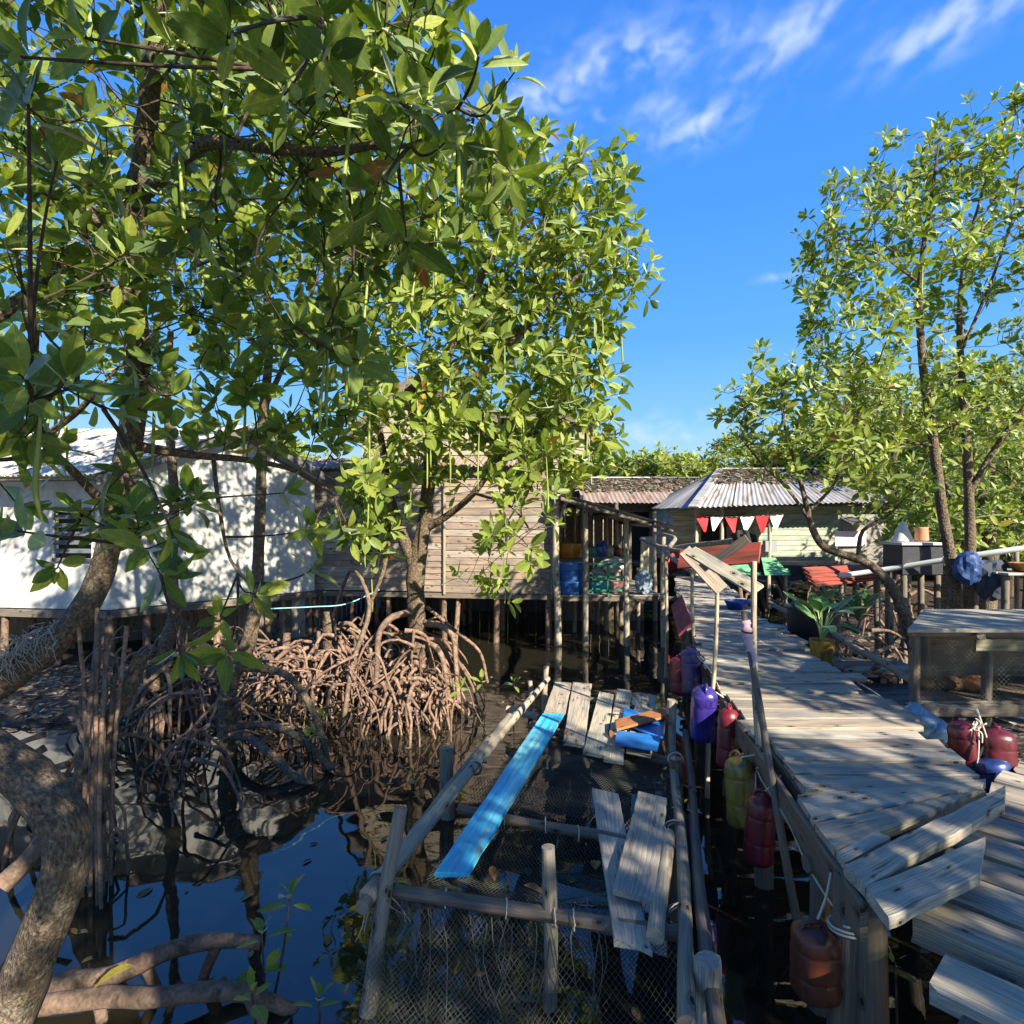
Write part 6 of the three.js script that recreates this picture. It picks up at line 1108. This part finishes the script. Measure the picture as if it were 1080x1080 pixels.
{ // fallen leaves: single ones that show, and litter
  reseed(371);
  const one = (label, px, py, h, c, L = .11) => { const p = G(px, py, h), t = thing('fallen_leaf', label, 'leaf', p.clone()), a = R(0, 6.28), m = new THREE.Mesh(LEAVES[3], LEAFM[c]); m.name = 'blade'; const d = V(Math.cos(a), .12, Math.sin(a)).normalize(); mtx({ p: V(0, .012, 0).addScaledVector(d, -L / 2), d, n: V(0, 1, 0).addScaledVector(d, -d.y).normalize(), L }).decompose(m.position, m.quaternion, m.scale); m.castShadow = true; t.add(m); };
  one('yellow fallen leaf on the front net left', 423, 930, .36, 5, .13); one('orange fallen leaf on the front net', 563, 937, .34, 6, .13); one('yellow leaf beside the broken grey plank', 628, 911, .36, 5, .15);
  one('orange leaf on the pale boards', 652, 751, .57, 6, .13); one('orange brown leaf beside the blue wedge', 646, 773, .57, 6, .13); one('small rusty leaf on the middle pale board', 598, 772, .575, 6, .10); one('brown leaf at the tip of the middle board', 644, 786, .575, 6, .12);
  one('rust coloured leaf on the net by the cross pole', 545, 858, .3, 6, .12); one('yellow leaf on the low roots', 122, 1027, .36, 5, .16); one('dull red leaf floating in the pen', 520, 920, .3, 6, .12);
  const flat = (n, f, cs, L0, L1) => { const ls = []; for (let i = 0; i < n; i++) { const p = f(); if (!p) continue; const a = R(0, 6.28), d = V(Math.cos(a), R(-.25, .25), Math.sin(a)).normalize(), nn = V(R(-.5, .5), 1, R(-.5, .5)); nn.addScaledVector(d, -d.dot(nn)).normalize(); ls.push({ p, d, n: nn, L: R(L0, L1), k: Math.floor(R(0, 5)), c: pick(cs), s: R(.7, 1.3) }); } return mergedLeaves(ls); };
  const lit = (name, g) => { const o = new THREE.Mesh(g, LEAFV); o.name = numbered(name); o.castShadow = o.receiveShadow = true; o.userData = { kind: 'stuff', label: name === 'leaf_litter' ? 'brown fallen leaves scattered over the mud banks' : 'dead leaves', category: 'leaf litter' }; scene.add(o); };
  lit('leaf_litter', flat(5200, () => { const left = rnd() < .6, x = left ? R(-9, -1.5) : R(3.4, 9), z = left ? R(-10, -6.2) : R(-12, -4.6), h = groundAt(x, z); return h > .0 ? V(x, h + R(.005, .03), z) : null; }, [8, 9, 10, 11, 9], .08, .16));
  for (const [par, a, b, c, d, n] of leafLitterOn) part('leaf_litter', flat(n, () => { const u = rnd(), v = rnd() ** 1.2; return a.clone().lerp(b, u).lerp(d.clone().lerp(c, u), v).add(V(0, R(.02, .06), 0)); }, [8, 9, 10, 11], .14, .24), LEAFV, par, { kind: 'stuff' });
}
{ // leaves and bits adrift on the still water
  reseed(376);
  const ls = []; for (let i = 0; i < 150; i++) { const d = R(2.6, 11), p = P(R(60, 720), 0, d).setY(.006), a = R(0, 6.28); ls.push({ p, d: V(Math.cos(a), R(0, .05), Math.sin(a)).normalize(), n: V(0, 1, 0), L: R(.03, .13), k: Math.floor(R(0, 5)), c: pick([8, 9, 10, 11, 5, 6]), s: R(.6, 1.2) }); }
  const o = new THREE.Mesh(mergedLeaves(ls), LEAFV); o.name = 'floating_litter'; o.castShadow = o.receiveShadow = true; o.userData = { kind: 'stuff', label: 'dead leaves and scraps adrift on the water', category: 'litter' }; scene.add(o);
}
// seedlings standing in the shallow water
{
  reseed(381);
  const sd = (label, px, py, d, hpx, lean = 0, L = .11, c = 3) => {
    const b = P(px, py, d), top = P(px + lean, py - hpx, d), t = thing('mangrove_seedling', label, 'seedling', b.clone());
    b.y = Math.min(b.y, -.05); part('stem', tube([b, b.clone().lerp(top, .5).add(V(.01, 0, 0)), top], [.008, .006, .004], 5, 6), M.twig, t);
    const ls = []; rosette(ls, top, V(R(-.2, .2), 1, R(-.2, .2)), L, [c, c, c - 1], 3, 0); if (hpx > 60) rosette(ls, b.clone().lerp(top, .6).setY(lerp(b.y, top.y, .6)), V(.3, 1, .2), L * .8, [c], 1, 0);
    for (const l of ls) { const m = new THREE.Mesh(LEAVES[l.k], LEAFM[l.c]); m.name = 'leaf'; m.castShadow = true; mtx(l).decompose(m.position, m.quaternion, m.scale); m.position.sub(t.position); t.add(m); }
  };
  sd('tall seedling in the dark blue water left of the pen', 288, 1050, 3.2, 105, 18, .15); sd('leaning seedling beside the tall one', 276, 1060, 3.15, 78, 0, .13); sd('bright seedling over the low root', 268, 1085, 2.95, 36, -2, .13, 4); sd('pale seedling at the bottom edge', 334, 1090, 2.95, 38, 2, .13, 3);
  sd('bright seedling at the right end of the root thicket', 486, 778, 6.9, 52, 0, .17, 4); sd('small seedling behind the pen stake', 512, 752, 7.9, 34, -4, .17, 4); sd('seedling left of the pale rail', 540, 756, 7.7, 36, 2, .16, 3); sd('seedling among the thicket of roots', 340, 790, 6.6, 34, 0, .17, 4); sd('low seedling by the bare stake', 435, 830, 5.7, 14, 0, .13, 3); sd('seedling in the left roots', 330, 820, 6.0, 44, -4, .15, 4);
  sd('mossy sprout on the right pen rail', 720, 862, 4.1, 16, 0, .06, 4); sd('weed hanging in the gap by the corner post', 928, 1010, 2.6, 18, 0, .07, 2); sd('smaller weed under the landing edge', 944, 1030, 2.5, 16, 0, .06, 2);
}
// far woods behind the houses
{
  reseed(391);
  const ls = []; for (let i = 0; i < 5; i++) rosette(ls, V(R(-.35, .35), R(-.3, .3), R(-.35, .35)), V(R(-.5, .5), 1, R(-.5, .5)), .34, [2, 3, 3, 4, 1], 3, 0);
  const g = mergedLeaves(ls), spots = [];
  const crown = (x, y, z, r, ry, n) => { for (let i = 0; i < n; i++) { const a = R(0, 6.283), cz = R(-.75, 1), s = Math.sqrt(1 - cz * cz), k = R(.72, 1.02) + .25 * fbm(Math.cos(a) * s * 2 + x, cz * 2, Math.sin(a) * s * 2 + z, 2); spots.push(V(x + Math.cos(a) * s * r * k, y + cz * ry * k, z + Math.sin(a) * s * r * k)); } };
  for (let i = 0; i < 74; i++) { const x = R(-40, 34), z = -R(27, 38), h = R(4.8, 6.3) + (x > 9 ? .6 : 0); crown(x, h * .6, z, R(1.8, 3), h * .52, 230); }
  for (let i = 0; i < 14; i++) { const x = R(11, 24), z = -R(20, 26), h = R(4, 6.4); crown(x, h * .55, z, R(1.4, 2.2), h * .5, 150); }
  const o = new THREE.InstancedMesh(g, LEAFV, spots.length), q = new THREE.Object3D(), col = new THREE.Color();
  spots.forEach((p, i) => { q.position.copy(p); q.rotation.set(R(-.4, .4), R(0, 6.28), R(-.4, .4)); q.scale.setScalar(R(.8, 1.35)); q.updateMatrix(); o.setMatrixAt(i, q.matrix); const s = R(.75, 1.25); o.setColorAt(i, col.setRGB(s * R(.9, 1.15), s, s * R(.8, 1.1))); });
  o.name = 'forest'; o.castShadow = o.receiveShadow = true; o.userData = { kind: 'stuff', label: 'green mangrove woods far behind the houses', category: 'forest' }; scene.add(o);
}

renderer.render(scene, camera);
